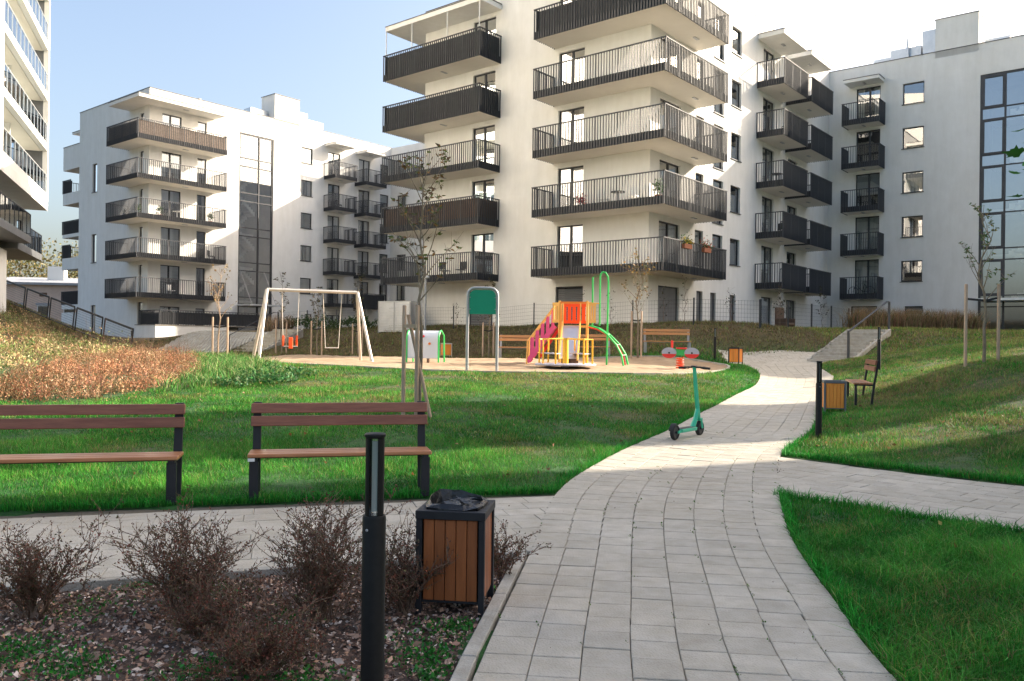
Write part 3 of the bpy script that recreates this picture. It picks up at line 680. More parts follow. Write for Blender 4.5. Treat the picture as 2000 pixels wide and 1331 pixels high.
for (x, y) in ((.6, 7.3), (4.6, 1.0)): MB().lathe([(.09, R2T - .3), (.09, R2T + .3), (.16, R2T + .32), (.16, R2T + .4), (.02, R2T + .45)], 10, (x, y)).build('vent_pipe', 'steel_grey', b2)
for k in range(5):
    z = Z2 + ST * k
    balcony(b2, [(-1.65, -1.65), (5.41, -1.65), (5.41, 0), (0, 0), (0, 3.1), (-1.65, 3.1)], [(-.03, 3.1), (-1.65, 3.1), (-1.65, -1.65), (5.41, -1.65), (5.41, -.03)], z, 'screen_wicker' if k == 4 else None, segs=(1, 2) if k == 4 else None, inner=1, lamp=(2.5, -.8))
    balcony(b2, [(16.42, -1.6), (18.75, -1.6), (18.75, 0), (16.42, 0)], [(16.42, -.03), (16.42, -1.6), (18.75, -1.6), (18.75, -.03)], z, inner=1, band=.34, lamp=(17.6, -.8))
    balcony(b2, [(20.0, -1.6), (22.35, -1.6), (22.35, 0), (20.0, 0)], [(20.0, -.03), (20.0, -1.6), (22.35, -1.6), (22.35, -.03)], z - .08, 'screen_dark' if k == 0 else None, inner=1, band=.34, lamp=(21.2, -.8))
Z2C = Z2 + ST * 5 + .25
canopy(b2, [(-1.65, -1.65), (5.41, -1.65), (5.41, 0), (0, 0), (0, 3.1), (-1.65, 3.1)], Z2C - .1, lamp=(2.5, -.8))
canopy(b2, [(16.42, -1.6), (18.75, -1.6), (18.75, 0), (16.42, 0)], Z2C - .1, .15, lamp=(17.6, -.8)); canopy(b2, [(20.0, -1.6), (22.35, -1.6), (22.35, 0), (20.0, 0)], Z2C - .18, .15, lamp=(21.2, -.8))
canopy(b2, [(.3, 14.0), (2.5, 14.0), (2.5, 12.0), (.3, 12.0)][::-1], 19.0, .15)
curtain_wall(Q2, 7.68, 10.99, 1.9, 18.65, [9.6], 16.6 - ST * 4, False, (7.9, 9.5))
m = MB(); Q2.fbox(m, 7.6, 10.6, 4.25, 4.38, -1.9, .05); cn = m.build('entrance_canopy', 'zinc', b2)
m = MB(); m.tube([(7.9, -1.7, 4.4), (7.9, .05, 7.2)], .025, 6).tube([(10.2, -1.7, 4.4), (10.2, .05, 7.2)], .025, 6); m.build('tie_rod', 'steel_grey', b2)
# wing of the left block, mostly hidden by the central block
V2 = Facade(b2, 'W', 24.5)
for k in range(5):
    f = floor_z(k, Z2); V2.window(.9, 2.2, f + .7, f + 2.25); V2.window(4.6, 6.0, f + .7, f + 2.25); V2.window(8.4, 9.8, f + .7, f + 2.25)
V2.wall(0, 18, g2, R2T)
MB().box(24.74, 36, -18, -.01, R2T - .4, R2T - .3).box(24.7, 36, -18, -17.9, g2, R2T - .01).build('wing_roof', 'plaster', b2)
# garden terrace with railing in front of the left block
tz = 2.45
m = MB().box(-.9, 4.9, -3.0, -.01, .2, tz); m.build('terrace_wall', 'plaster', b2)
tr = MB().box(-.95, 8.6, -3.05, .0, tz, tz + .06).build('terrace_slab', 'concrete', b2)
railing(tr, [(-.5, -.1), (-.5, -2.95), (8.6, -2.95)], tz + .06, tz + 1.1, 0, .13, inner=1)
m = MB().box(-.46, -.44, -2.9, -.1, tz + .1, tz + 1.0).box(-.44, 8.6, -2.9, -2.88, tz + .1, tz + 1.0); m.build('privacy_screen', 'screen_dark', tr)

# ------------------------------------------------------------------ high-rise at the left edge
b3 = thing('apartment_tower', 'white high rise at the left edge with glass fronted loggias', 'building', (-27.2, 48.3, 0), math.atan2(.933, -.36))
X0 = -32
m = MB(); m.box(X0, 0, 3.6, 11, 8.9, 33).box(X0, X0 + .3, -.02, 3.6, 8.9, 33).box(-12.75, -12.3, -.02, 3.6, 8.9, 33).box(-.27, 0, -.02, 3.6, 8.9, 33); m.build('wall', 'plaster', b3)
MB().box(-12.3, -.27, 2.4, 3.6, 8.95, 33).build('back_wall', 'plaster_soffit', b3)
MB().box(X0 + .3, -12.75, .3, 3.6, 8.95, 33).build('back_wall', 'plaster', b3)
MB().box(-.30, -.272, .25, 2.4, 9.3, 33).build('end_lining', 'anthracite_light', b3)
for k in range(8):
    z = 9.4 + ST * k
    s_ = MB().box(-12.3, -.27, .0, 2.4, z, z + .42).build('loggia_slab', 'white_paint', b3)
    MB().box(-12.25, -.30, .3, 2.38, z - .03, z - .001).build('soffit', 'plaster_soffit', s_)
    rl = MB().box(-12.3, -.27, .03, .08, z + 1.5, z + 1.55)
    for i in range(13): x = -12.25 + i * (11.95 / 12); rl.box(x - .02, x + .02, .03, .08, z + .42, z + 1.5)
    rl = rl.build('railing', 'zinc', s_)
    for i in range(12): x = -12.25 + i * (11.95 / 12); MB().box(x + .03, x + .965, .05, .06, z + .46, z + 1.49).build('pane', 'rail_glass', s_)
    MB().box(-6.9, -6.78, .7, 2.4, z + .42, z + ST).build('divider', 'white_paint', s_)
    for (a, c) in ((-11.8, -9.8), (-8.9, -7.4), (-6.2, -4.2), (-3, -1.4)):
        w = MB().box(a, c, 2.37, 2.395, z + .45, z + 2.7).build('window', 'anthracite', b3); MB().box(a + .08, c - .08, 2.36, 2.366, z + .53, z + 2.62).build('pane', 'pane_glass', w)
MB().box(X0, 0, -.02, 3.6, 8.88, 8.9 + .5).build('box_frame', 'plaster', b3)
m = MB(); m.box(X0, -3.0, 3.0, 11, 2, 8.88); m.build('base_wall', 'anthracite_light', b3)
m = MB(); m.box(X0, -6.2, .9, 1.2, 2, 5.9).box(-6.5, -6.2, 1.2, 3.0, 2, 5.9); m.build('base_wall', 'plaster', b3)
for (x0, x1, y0, z) in ((X0, -6.3, -.2, 6.3), (-6.6, .7, .35, 6.0)):
    s_ = MB().box(x0, x1, y0, 3.2, z, z + .36).build('balcony', 'anthracite_light', b3)
    m = MB().box(x0, x1, y0 + .02, y0 + .07, z + 1.46, z + 1.5); n = max(3, int((x1 - x0) / 1.0))
    for i in range(n + 1): x = x0 + .02 + (x1 - x0 - .04) * i / n; m.box(x - .02, x + .02, y0 + .02, y0 + .07, z + .36, z + 1.46)
    m.box(x1 - .05, x1, y0 + .07, 3.0, z + 1.46, z + 1.5).build('railing', 'anthracite', s_)
    for i in range(n): x = x0 + .02 + (x1 - x0 - .04) * i / n; MB().box(x + .03, x + (x1 - x0 - .04) / n - .03, y0 + .04, y0 + .05, z + .4, z + 1.44).build('pane', 'rail_glass', s_)
m = MB().box(-12, -3.5, 2.94, 2.99, 6.7, 8.7); w = m.build('window', 'anthracite', b3); MB().box(-11.9, -3.6, 2.92, 2.93, 6.8, 8.6).build('pane', 'curtain_glass', w)

# ------------------------------------------------------------------ unseen blocks right of the frame, shaped and spaced to shade the foreground
def shade_block(label, loc, rz, w, d, h, fl):
    b = thing('apartment_building', label, 'building', loc, rz)
    f = Facade(b, 'R')
    for k in range(fl):
        for i in range(int(w / 3.2)):
            t = 1.1 + i * 3.2; f.window(t, t + 1.4, 3.0 + ST * k, 4.5 + ST * k)
    f.wall(0, w, 0, h)
    m = MB().box(0, w, .26, d, 0, h - .02); m.build('core', 'plaster', b); MB().box(-.05, w + .05, -.05, d + .05, h, h + .1).build('coping', 'coping', b)
    return b

AZ = math.atan2(-.948, .319)
def at_sun(s_, c): return (s_ * .948 - c * .319, s_ * .319 + c * .948, 0)
shade_block('unseen white apartment block right of the paths, shaped to shade the foreground', at_sun(27, 9.2), AZ, 36, 10, 20.4, 6)
shade_block('shorter unseen white block right of the lawn, spaced to leave a band of sun', at_sun(27, 15.2), AZ, 4.5, 10, 19.6, 5)
# ------------------------------------------------------------------ street furniture
def make_bench(name, label, loc, rz, wood_b, wood_s, group, frame='steel_frame', L_=1.8):
    t = thing(name, label, 'bench', loc, rz, group); h = L_ / 2
    for i in range(3): MB().box(-h, h, .0 + i * .128, .118 + i * .128, .43, .465).build('seat_plank', wood_s, t, bevel=.006)
    for i in range(2):
        z = .70 + i * .13; y = .384 + i * .021
        MB().add([(-h, y, z), (h, y, z), (h, y + .035, z), (-h, y + .035, z), (-h, y + .016, z + .1), (h, y + .016, z + .1), (h, y + .051, z + .1), (-h, y + .051, z + .1)],
                 [(0, 3, 2, 1), (4, 5, 6, 7), (0, 1, 5, 4), (1, 2, 6, 5), (2, 3, 7, 6), (3, 0, 4, 7)]).build('back_plank', wood_b, t, bevel=.006)
    for s in (-1, 1):
        x = s * (h - .06)
        MB().box(x - .045, x + .045, .03, .075, 0, .40).build('leg', frame, t, bevel=.003)
        MB().add([(x - .04, .33, 0), (x + .04, .33, 0), (x + .04, .375, 0), (x - .04, .375, 0), (x - .04, .385, .45), (x + .04, .385, .45), (x + .04, .425, .45), (x - .04, .425, .45), (x - .04, .462, .94), (x + .04, .462, .94), (x + .04, .50, .94), (x - .04, .50, .94)],
                 [(0, 3, 2, 1), (0, 1, 5, 4), (1, 2, 6, 5), (2, 3, 7, 6), (3, 0, 4, 7), (4, 5, 9, 8), (5, 6, 10, 9), (6, 7, 11, 10), (7, 4, 8, 11), (8, 9, 10, 11)]).build('back_post', frame, t, bevel=.003)
        MB().box(x - .03, x + .03, .02, .40, .40, .43).build('seat_bearer', frame, t)
    MB().box(-h + .1, h - .1, .17, .21, .40, .428).build('cross_bar', frame, t)
    return t
BA = R(13)
bn = make_bench('park_bench', 'wooden slat bench cut off by the left edge on the grey side path', (-4.04, 7.66, hz(-4.04, 7.66)), BA, 'wood_dark', 'wood_seat', 'benches on the side path')
bn2 = make_bench('park_bench', 'whole wooden slat bench behind the black bollard lamp on the side path', (-1.68, 8.24, hz(-1.68, 8.24)), BA, 'wood_dark', 'wood_seat', 'benches on the side path')
MB().box(-.895, -.83, -.004, -.001, .395, .425).build('maker_plate', 'white_paint', bn2)
make_bench('park_bench', 'bench seen end on behind the orange slatted bin by the path', (7.3, 17.9, hz(7.5, 18)), R(-107), 'wood_dark', 'wood_seat', None)
for x, d, lb in ((.36, 32.6, 'honey coloured bench left of the pink stairs behind the sand'), (2.95, 32.3, 'honey coloured bench hidden behind the slide'), (6.0, 31.9, 'pale bench beside the staked tree at the right end of the sand')):
    make_bench('park_bench', lb, (x, d, hz(x, d)), R(-4), 'wood_honey', 'wood_honey', 'benches behind the playground', 'steel_grey')

def make_bin(label, loc, rz, wood, bag, group, frame='steel_frame'):
    t = thing('litter_bin', label, 'litter bin', loc, rz, group); w = .19; H_ = .62
    for sx in (-1, 1):
        for sy in (-1, 1): MB().box(sx * w - .018, sx * w + .018, sy * w - .018, sy * w + .018, 0, H_ - .05).build('corner_post', frame, t, bevel=.003)
    m = MB(); m.box(-w - .022, w + .022, -w - .022, -w + .03, H_ - .05, H_).box(-w - .022, w + .022, w - .03, w + .022, H_ - .05, H_).box(-w - .022, -w + .03, -w + .03, w - .03, H_ - .05, H_).box(w - .03, w + .022, -w + .03, w - .03, H_ - .05, H_)
    m.build('top_frame', frame, t, bevel=.003); MB().box(-w, w, -w, w, .07, .09).build('floor_plate', frame, t)
    n = 5; sw = (2 * w - .05) / n
    for s in range(4):
        a = s * math.pi / 2
        for i in range(n):
            x0 = -w + .025 + i * sw
            o = MB().box(x0 + .002, x0 + sw - .002, -w - .006, -w + .014, .085, H_ - .053).build('slat', wood, t, bevel=.003); o.rotation_euler.z = a
    MB().box(-w + .03, w - .03, -w + .03, w - .03, .1, H_ - .12).build('liner', 'anthracite', t)
    if bag:
        n = 16; m = MB(); rr = random.Random(5); prof = ((.185, H_ - .02), (.19, H_ + .012), (.165, H_ + .03), (.15, H_ - .03), (.13, H_ - .1), (.02, H_ - .14)); vs_ = []
        for (r, z) in prof:
            for k in range(n):
                a = 2 * math.pi * k / n; q = r * min(1.0 / max(abs(math.cos(a)), abs(math.sin(a))), 1.18) * (1 + rr.uniform(-.04, .04)) * .97
                lift = .04 * max(0, math.sin(a * 1 - .6)) ** 2 if z > H_ - .04 else 0
                vs_.append((q * math.cos(a), q * math.sin(a), z + lift + rr.uniform(-.008, .008)))
        m.add(vs_, [(i * n + k, i * n + (k + 1) % n, (i + 1) * n + (k + 1) % n, (i + 1) * n + k) for i in range(len(prof) - 1) for k in range(n)]); m.build('bin_bag', 'bag', t)
        m = MB(); c = Vector((.03, .02, H_ + .02))
        for k in range(22):
            a = rr.uniform(0, 6.28); b = a + rr.uniform(.5, 1.6); r1 = rr.uniform(.05, .16); r2 = rr.uniform(.03, .15)
            m.quad((c.x + r1 * math.cos(a), c.y + r1 * math.sin(a), H_ + rr.uniform(-.03, .035)), (c.x + r2 * math.cos(b), c.y + r2 * math.sin(b), H_ + rr.uniform(-.03, .04)), (c.x + rr.uniform(-.05, .05), c.y + rr.uniform(-.05, .05), H_ + rr.uniform(.0, .05)))
        m.build('bag_folds', 'bag', t)
    return t
make_bin('brown slatted bin with a black bag, on bark beside the kerb in the foreground', (-.33, 5.14, hz(-.33, 5.14) - .03), R(-7), 'wood_bin', True, 'slatted bins')
make_bin('orange slatted bin at the right edge of the path before a bench', (6.38, 16.4, hz(6.38, 16.4)), R(-12), 'wood_bin_fresh', False, 'slatted bins', 'anthracite_light')
make_bin('orange slatted bin at the foot of the embankment where the path ends', (8.3, 30.7, hz(8.3, 30.7)), R(-35), 'wood_bin_fresh', False, 'slatted bins')
make_bin('small orange bin with pale edges behind the white climbing panel', (-2.9, 36.6, hz(-2.9, 36.6)), R(20), 'wood_bin_fresh', False, 'slatted bins', 'galv')
make_bin('dark red bin below the paved slope on the left', (-17.6, 40.3, hz(-17.6, 40.3)), R(30), 'wood_dark', False, 'slatted bins')

def make_bollard(label, loc, rz=0, s=1.0):
    t = thing('bollard_lamp', label, 'bollard light', loc, rz, 'bollard lamps along the paths')
    MB().lathe([(.05, -.15), (.05, .845), (.046, .855), (.03, .857)], 24).build('post', 'black_paint', t, smooth=True)
    m = MB(); n = 10
    for c in (0, math.pi):
        for i in range(n):
            a0 = c - 1.05 + 2.1 * i / n; a1 = c - 1.05 + 2.1 * (i + 1) / n
            for (r, fl) in ((.040, 0), (.034, 1)):
                m.quad(*[(r * math.cos(a), r * math.sin(a), z) for a, z in ((a0, .857), (a1, .857), (a1, 1.185), (a0, 1.185))])
        for a in (c - 1.05, c + 1.05): m.quad(*[(r * math.cos(a), r * math.sin(a), z) for r, z in ((.034, .857), (.04, .857), (.04, 1.185), (.034, 1.185))])
    m.build('lamp_housing', 'black_paint', t)
    MB().lathe([(.033, .858), (.033, 1.184)], 20).build('glass_tube', 'lamp_glass', t, smooth=True)
    MB().box(-.012, .012, -.004, .004, .87, 1.17).build('light_strip', 'lens', t)
    MB().lathe([(.036, 1.184), (.045, 1.19), (.045, 1.2), (.04, 1.204)], 24).build('cap', 'black_paint', t, smooth=True)
    m = MB().lathe([(.006, 0), (.006, .004), (.002, .006)], 8).build('bolt', 'steel_grey', t); m.location = (-.022, -.0475, .80); m.rotation_euler = (R(90), 0, R(-25))
    return t
make_bollard('tall black bollard lamp in the bark bed in the foreground', (-.578, 3.53, -.003))
make_bollard('black bollard lamp at the grass edge near the orange bin', (4.85, 13.05, hz(4.85, 13.05)), R(20))
make_bollard('black bollard lamp behind the end of the far bench on the right lawn', (10.2, 23, hz(10.2, 23)))
make_bollard('thin dark bollard lamp beyond the sand near the end of the path', (7.7, 31.4, hz(7.7, 31.4)))

# ------------------------------------------------------------------ electric scooter
t = thing('electric_scooter', 'mint green electric scooter parked on its stand at the path edge', 'scooter', (2.5, 12.62, hz(2.6, 12.8) + .006), R(52))
def wheel(x, r=.118):
    n = 28; m = MB(); prof = [(r - .035, -.016), (r - .03, -.028), (r - .012, -.03), (r, -.018), (r + .002, 0), (r, .018), (r - .012, .03), (r - .03, .028), (r - .035, .016)]; vs_ = []
    for (q, y) in prof:
        for k in range(n): a = 2 * math.pi * k / n; vs_.append((x + q * math.cos(a), y, .12 + q * math.sin(a)))
    m.add(vs_, [(i * n + k, i * n + (k + 1) % n, (i + 1) * n + (k + 1) % n, (i + 1) * n + k) for i in range(len(prof) - 1) for k in range(n)])
    w = m.build('wheel', 'rubber', t, smooth=True)
    m = MB().tube([(x, -.02, .12), (x, .02, .12)], r - .034, 20).tube([(x, -.045, .12), (x, .045, .12)], .02, 10); m.build('rim', 'anthracite', w)
wheel(0); wheel(.86)
MB().add([(.10, -.075, .105), (.62, -.075, .105), (.66, .0, .105), (.62, .075, .105), (.10, .075, .105), (.10, -.08, .16), (.62, -.08, .16), (.68, 0, .16), (.62, .08, .16), (.10, .08, .16)],
         [(4, 3, 2, 1, 0), (5, 6, 7, 8, 9), (0, 1, 6, 5), (1, 2, 7, 6), (2, 3, 8, 7), (3, 4, 9, 8), (4, 0, 5, 9)]).build('deck', 'mint', t, bevel=.012, seg=2)
MB().box(.13, .58, -.062, .062, .161, .166).build('foot_mat', 'anthracite', t)
m = MB().bar((.12, -.055, .13), (0, -.055, .12), .014, .04).bar((.12, .055, .13), (0, .055, .12), .014, .04); m.build('rear_fork', 'mint', t)
n = 10; m = MB()
for i in range(n):
    a0 = R(60) + R(110) * i / n; a1 = R(60) + R(110) * (i + 1) / n
    m.quad(*[(.135 * math.cos(a), y, .12 + .135 * math.sin(a)) for a, y in ((a0, -.04), (a1, -.04), (a1, .04), (a0, .04))])
m.build('rear_mudguard', 'rubber', t)
MB().tube([(.60, 0, .14), (.69, 0, .26), (.775, 0, .42)], [.045, .038, .034], 12).build('neck', 'mint', t, smooth=True)
MB().tube([(.83, 0, .25), (.775, 0, .45), (.70, 0, .80), (.645, 0, 1.10)], [.034, .034, .032, .028], 14).build('stem', 'mint', t, smooth=True)
m = MB().bar((.86, -.05, .12), (.825, -.045, .28), .014, .045).bar((.86, .05, .12), (.825, .045, .28), .014, .045).box(.79, .87, -.05, .05, .255, .285); m.build('front_fork', 'mint', t, bevel=.004)
hb = MB().tube([(.64, -.25, 1.085), (.645, -.1, 1.10), (.645, .1, 1.10), (.64, .25, 1.085)], .013, 10).build('handlebar', 'rubber', t, smooth=True)
for s in (-1, 1):
    MB().tube([(.64, s * .15, 1.093), (.64, s * .265, 1.083)], .019, 10).build('grip', 'rubber', hb); MB().tube([(.66, s * .1, 1.085), (.70, s * .14, 1.07), (.69, s * .21, 1.07)], .006, 6).build('brake_lever', 'rubber', hb)
MB().tube([(.665, 0, 1.02), (.70, 0, 1.015)], .024, 12).build('headlight', 'lens', t); MB().box(.60, .67, -.04, .04, 1.10, 1.125).build('display', 'anthracite', t, bevel=.005)
MB().tube([(.34, .05, .11), (.33, .10, .06), (.36, .16, .003)], .009, 8).build('kickstand', 'rubber', t)

# ------------------------------------------------------------------ playground
def ground_root(name, label, cat, x, y, rz=0): return thing(name, label, cat, (x, y, hz(x, y)), rz)
# swing
t = ground_root('swing', 'pale steel swing frame with a red cradle seat and a plain seat on the sand', 'swing', -6.7, 27.8, R(23.6))
h = 2.36; e = 1.5
MB().tube([(-e, 0, h), (e, 0, h)], .055, 14).build('top_bar', 'galv', t, smooth=True)
for sx in (-1, 1):
    for sy in (-1, 1):
        lx, ly = sx * (e + .34), sy * .85; c, s = math.cos(R(23.6)), math.sin(R(23.6)); wx, wy = -6.7 + c * lx - s * ly, 27.8 + s * lx + c * ly
        MB().tube([(sx * e, sy * .02, h), (lx, ly, hz(wx, wy) - hz(-6.7, 27.8) - .05)], .052, 12).build('leg', 'galv', t, smooth=True)
def chain(x, z0, x1): return MB().tube([(x, 0, h - .05), (x + (x1 - x) * .5, 0, (h + z0) / 2), (x1, 0, z0)], .012, 6)
cr = MB().box(-.95, -.53, -.18, .18, .46, .49).build('cradle_seat', 'anthracite', t)
for x, xx in ((-1.02, -.96), (-.46, -.52)): chain(x, .5, xx).build('chain', 'galv', cr); MB().tube([(xx, 0, .86), (xx, 0, .5)], .035, 8).build('sleeve', 'pl_redorange', cr)
MB().box(-.81, -.67, -.2, -.16, .42, .80).build('guard', 'pl_redorange', cr, bevel=.02); MB().tube([(-.96, -.18, .50), (-.52, -.18, .50)], .014, 8).build('front_bar', 'galv', cr)
fs = MB().box(.43, .87, -.1, .1, .44, .475).build('flat_seat', 'galv', t, bevel=.01)
for x, xx in ((.33, .43), (.97, .87)): chain(x, .47, xx).build('chain', 'galv', fs)
# green board on a bent grey tube
t = ground_root('play_board', 'green rectangular board hung in a tall grey hoop frame at the sand edge', 'play board', -.82, 22.75, R(4))
pts = [(-.41, 0, -.05), (-.41, 0, 2.1)] + [(-.41 + .2 - .2 * math.cos(a), 0, 2.1 + .2 * math.sin(a)) for a in np.linspace(0, math.pi / 2, 6)[1:]] + [(.41 - .2 + .2 * math.sin(a), 0, 2.1 + .2 * math.cos(a)) for a in np.linspace(0, math.pi / 2, 6)] + [(.41, 0, -.05)]
MB().tube(pts, .042, 12).build('hoop_frame', 'steel_grey', t, smooth=True)
pb = MB(); pts = [(-.365, 1.58), (.365, 1.58), (.365, 2.08)] + [(.365 - .17 + .17 * math.cos(a), 2.08 + .17 * math.sin(a)) for a in np.linspace(0, math.pi / 2, 6)[1:]] + [(-.365 + .17 - .17 * math.sin(a), 2.08 + .17 * math.cos(a)) for a in np.linspace(0, math.pi / 2, 6)]
k = len(pts); pb.add([(x, -.012, z) for x, z in pts] + [(x, .012, z) for x, z in pts], [tuple(range(k))[::-1], tuple(range(k, 2 * k))] + [(i, (i + 1) % k, k + (i + 1) % k, k + i) for i in range(k)])
pb = pb.build('board', 'panel_green', t)
for sx in (-1, 1):
    for z in (1.72, 2.04): MB().box(sx * .33, sx * .39, -.03, -.013, z - .012, z + .012).build('bracket', 'steel_grey', t)
# white climbing panel
t = ground_root('climbing_wall', 'curved white climbing panel with small grips in a green frame', 'climbing wall', -2.9, 27.6, R(-12))
n = 10; prof = [(-.25 + .0 * i, .15 + .62 * i / 5) for i in range(6)] + [(-.25 + .28 * (1 - math.cos(a)), .77 + .28 * math.sin(a)) for a in np.linspace(0, math.pi / 2, 7)[1:]]
m = MB(); k = len(prof)
m.add([(x, y, z) for x in (-.52, .52) for y, z in prof] + [(x, y + .02, z - .02) for x in (-.52, .52) for y, z in prof], [(i, i + 1, k + i + 1, k + i) for i in range(k - 1)] + [(2 * k + i, 2 * k + i + 1, 3 * k + i + 1, 3 * k + i) for i in range(k - 1)])
m.build('panel', 'panel_white', t, smooth=True)
for sx in (-1, 1):
    m = MB().tube([(sx * .55, y, z) for y, z in [(-.25, -.05)] + prof] + [(sx * .55, .35, .9), (sx * .55, .42, -.05)], .03, 8); m.build('side_frame', 'pl_green', t, smooth=True)
for (x, z, mt) in ((.02, .86, 'pl_red'), (.24, .62, 'pl_orange'), (-.18, .40, 'rubber'), (-.3, .72, 'pl_red')): MB().lathe([(.045, 0), (.04, .03), (.015, .045)], 10).build('grip', mt, t).matrix_local = Matrix.Translation((x, -.255 - (0 if z < .77 else -.02), z)) @ Matrix.Rotation(R(90), 4, 'X')
MB().box(.1, .18, -.1, .0, -.05, .3).build('prop', 'brown_door', t)
# slide tower
PT = (2.04, 27.5); t = ground_root('play_tower', 'colourful slide tower with pink stairs, steel chute and green climbing arch', 'play tower', *PT, R(-6))
dk = 1.28
for x in (-.45, .45):
    for y in (-.45, .45): MB().tube([(x, y, -.05), (x, y, 2.08)], .04, 10).build('post', 'pl_amber', t, smooth=True)
MB().box(-.5, .5, -.5, .5, dk - .06, dk).build('deck', 'pl_amber', t)
def slat_panel(name, p0, p1, mat, z0=dk + .08, z1=2.02, n=5):
    p0 = Vector((*p0, 0)); p1 = Vector((*p1, 0)); m = MB(); d = p1 - p0
    for z in (z0 + .05, z1 - .05): m.bar(p0 + Vector((0, 0, z)), p1 + Vector((0, 0, z)), .03, .1)
    for i in range(n):
        c = p0 + d * ((i + .5) / n); w = d.normalized() * (d.length / n * .36)
        m.bar(c - w + Vector((0, 0, (z0 + z1) / 2)), c + w + Vector((0, 0, (z0 + z1) / 2)), .026, z1 - z0 - .2)
    m.build(name, mat, t)
slat_panel('side_panel', (-.45, -.5), (-.68, -.42), 'pl_amber', n=3); slat_panel('side_panel', (-.40, .46), (.40, .46), 'pl_redorange', n=5); slat_panel('side_panel', (.46, -.4), (.46, .1), 'pl_orange', n=4); slat_panel('side_panel', (.5, -.46), (.74, -.40), 'pl_amber', n=3)
MB().box(-.47, .47, -.48, -.44, 1.98, 2.05).build('top_rail', 'pl_orange', t)
# chute
sp = [(-.46, dk + .0), (-.75, 1.18), (-1.2, .86), (-1.75, .46), (-2.05, .27), (-2.35, .22)]
m = MB(); k = len(sp); m.add([(x - .05 + .02 * (y + .46), y, z) for x in (-.26, .26) for y, z in sp], [(i, i + 1, k + i + 1, k + i) for i in range(k - 1)]); m.build('chute', 'slide_steel', t)
for sx in (-1, 1):
    m = MB()
    for (y0, z0), (y1, z1) in zip(sp[:-1], sp[1:]): m.bar((sx * .285 - .05 + .02 * (y0 + .46), y0, z0 + .05), (sx * .285 - .05 + .02 * (y1 + .46), y1, z1 + .05), .04, .2)
    m.bar((sx * .285 - .05, -.46, dk), (sx * .285 - .05, -.44, 2.0), .04, .1); m.build('chute_side', 'pl_amber', t)
MB().box(-.3, .22, -2.2, -1.95, -.1, .24).build('chute_foot', 'brown_door', t)
# stairs
for y in (-.34, .34):
    m = MB().bar((-.62, y, dk - .02), (-1.5, y, .06), .03, .15); m.build('stringer', 'pl_pink', t); m = MB()
    for i in range(5): f = (i + .4) / 5; x = -.62 - .86 * f; z = dk - 1.2 * f; m.bar((x, y, z), (x, y, z + .66), .065, .025, up=(0, 1, 0))
    m.build('balusters', 'pl_pink', t); m = MB().tube([(-.55, y, dk + .72), (-1.5, y, .74), (-1.52, y, -.05)], .025, 8); m.build('handrail', 'pl_amber', t)
for i in range(6): f = (i + .5) / 6; MB().box(-.62 - .86 * f - .1, -.62 - .86 * f + .1, -.33, .33, dk - 1.2 * f - .03, dk - 1.2 * f).build('tread', 'wood_honey', t)
MB().bar((-.5, .44, dk - .1), (-1.15, .44, .2), .04, .1).build('brace', 'pl_red', t)
# tall green hoops and arched ladder
m = MB().tube([(.62, -.3, dk), (.62, -.3, 2.86), (.86, -.3, 2.93), (.86, -.3, dk)], .028, 8); m.build('hoop', 'pl_green', t)
m = MB().tube([(.86, -.3, 2.93), (.93, -.3, 3.03), (1.03, -.3, 3.02), (1.11, -.3, 2.88), (1.13, -.3, 2.7), (1.1, -.3, -.05)], .03, 8); m.build('fire_pole', 'pl_green', t)
MB().tube([(.46, -.3, 2.03), (.86, -.3, 2.0)], .022, 8).build('top_rail', 'pl_amber', t)
ar = [(.5, dk), (.8, 1.2), (1.1, 1.0), (1.4, .66), (1.58, .32), (1.65, -.05)]
for y, dx in ((-.42, 0), (.3, .15)): MB().tube([(x + dx * (x - .5), y, z) for x, z in ar], .032, 8).build('arch_rail', 'pl_green', t, smooth=True)
for i, (x, z) in enumerate(ar[1:-1]): MB().tube([(x, -.42, z), (x + .15 * (x - .5), .3, z)], .018, 6).build('rung', 'steel_grey', t)
MB().tube([(x + .07 * (x - .5), -.06, z - .05) for x, z in ar], .03, 6).build('chain', 'pl_red', t)
# roundabout
t = ground_root('roundabout', 'yellow railed roundabout with grey disc in front of the slide', 'roundabout', 1.62, 25.0, R(15))
MB().lathe([(.1, -.02), (.1, .06), (.90, .07), (.93, .09), (.93, .12), (.9, .135)], 40).build('platform', 'pl_greyblue', t, smooth=True)
MB().lathe([(.09, .1), (.09, .86), (.085, .9)], 18).build('centre_post', 'pl_yellow', t, smooth=True)
for k in range(4):
    a = k * math.pi / 2 + .35; c, s = math.cos(a), math.sin(a); a2 = a + .55; c2, s2 = math.cos(a2), math.sin(a2)
    m = MB().tube([(.85 * c, .85 * s, .12), (.85 * c, .85 * s, .86), (.08 * c, .08 * s, .88)], .028, 8).tube([(.85 * c2, .85 * s2, .12), (.85 * c2, .85 * s2, .86), (.85 * c, .85 * s, .86)], .028, 8); m.build('handrail', 'pl_yellow', t)
    MB().add([(.4 * c - .12 * s, .4 * s + .12 * c, .42), (.8 * c - .05 * s, .8 * s + .05 * c, .42), (.8 * c2, .8 * s2, .42), (.4 * c2, .4 * s2, .42), (.4 * c - .12 * s, .4 * s + .12 * c, .45), (.8 * c - .05 * s, .8 * s + .05 * c, .45), (.8 * c2, .8 * s2, .45), (.4 * c2, .4 * s2, .45)], [(0, 3, 2, 1), (4, 5, 6, 7), (0, 1, 5, 4), (1, 2, 6, 5), (2, 3, 7, 6), (3, 0, 4, 7)]).build('seat', 'pl_greyblue', t)
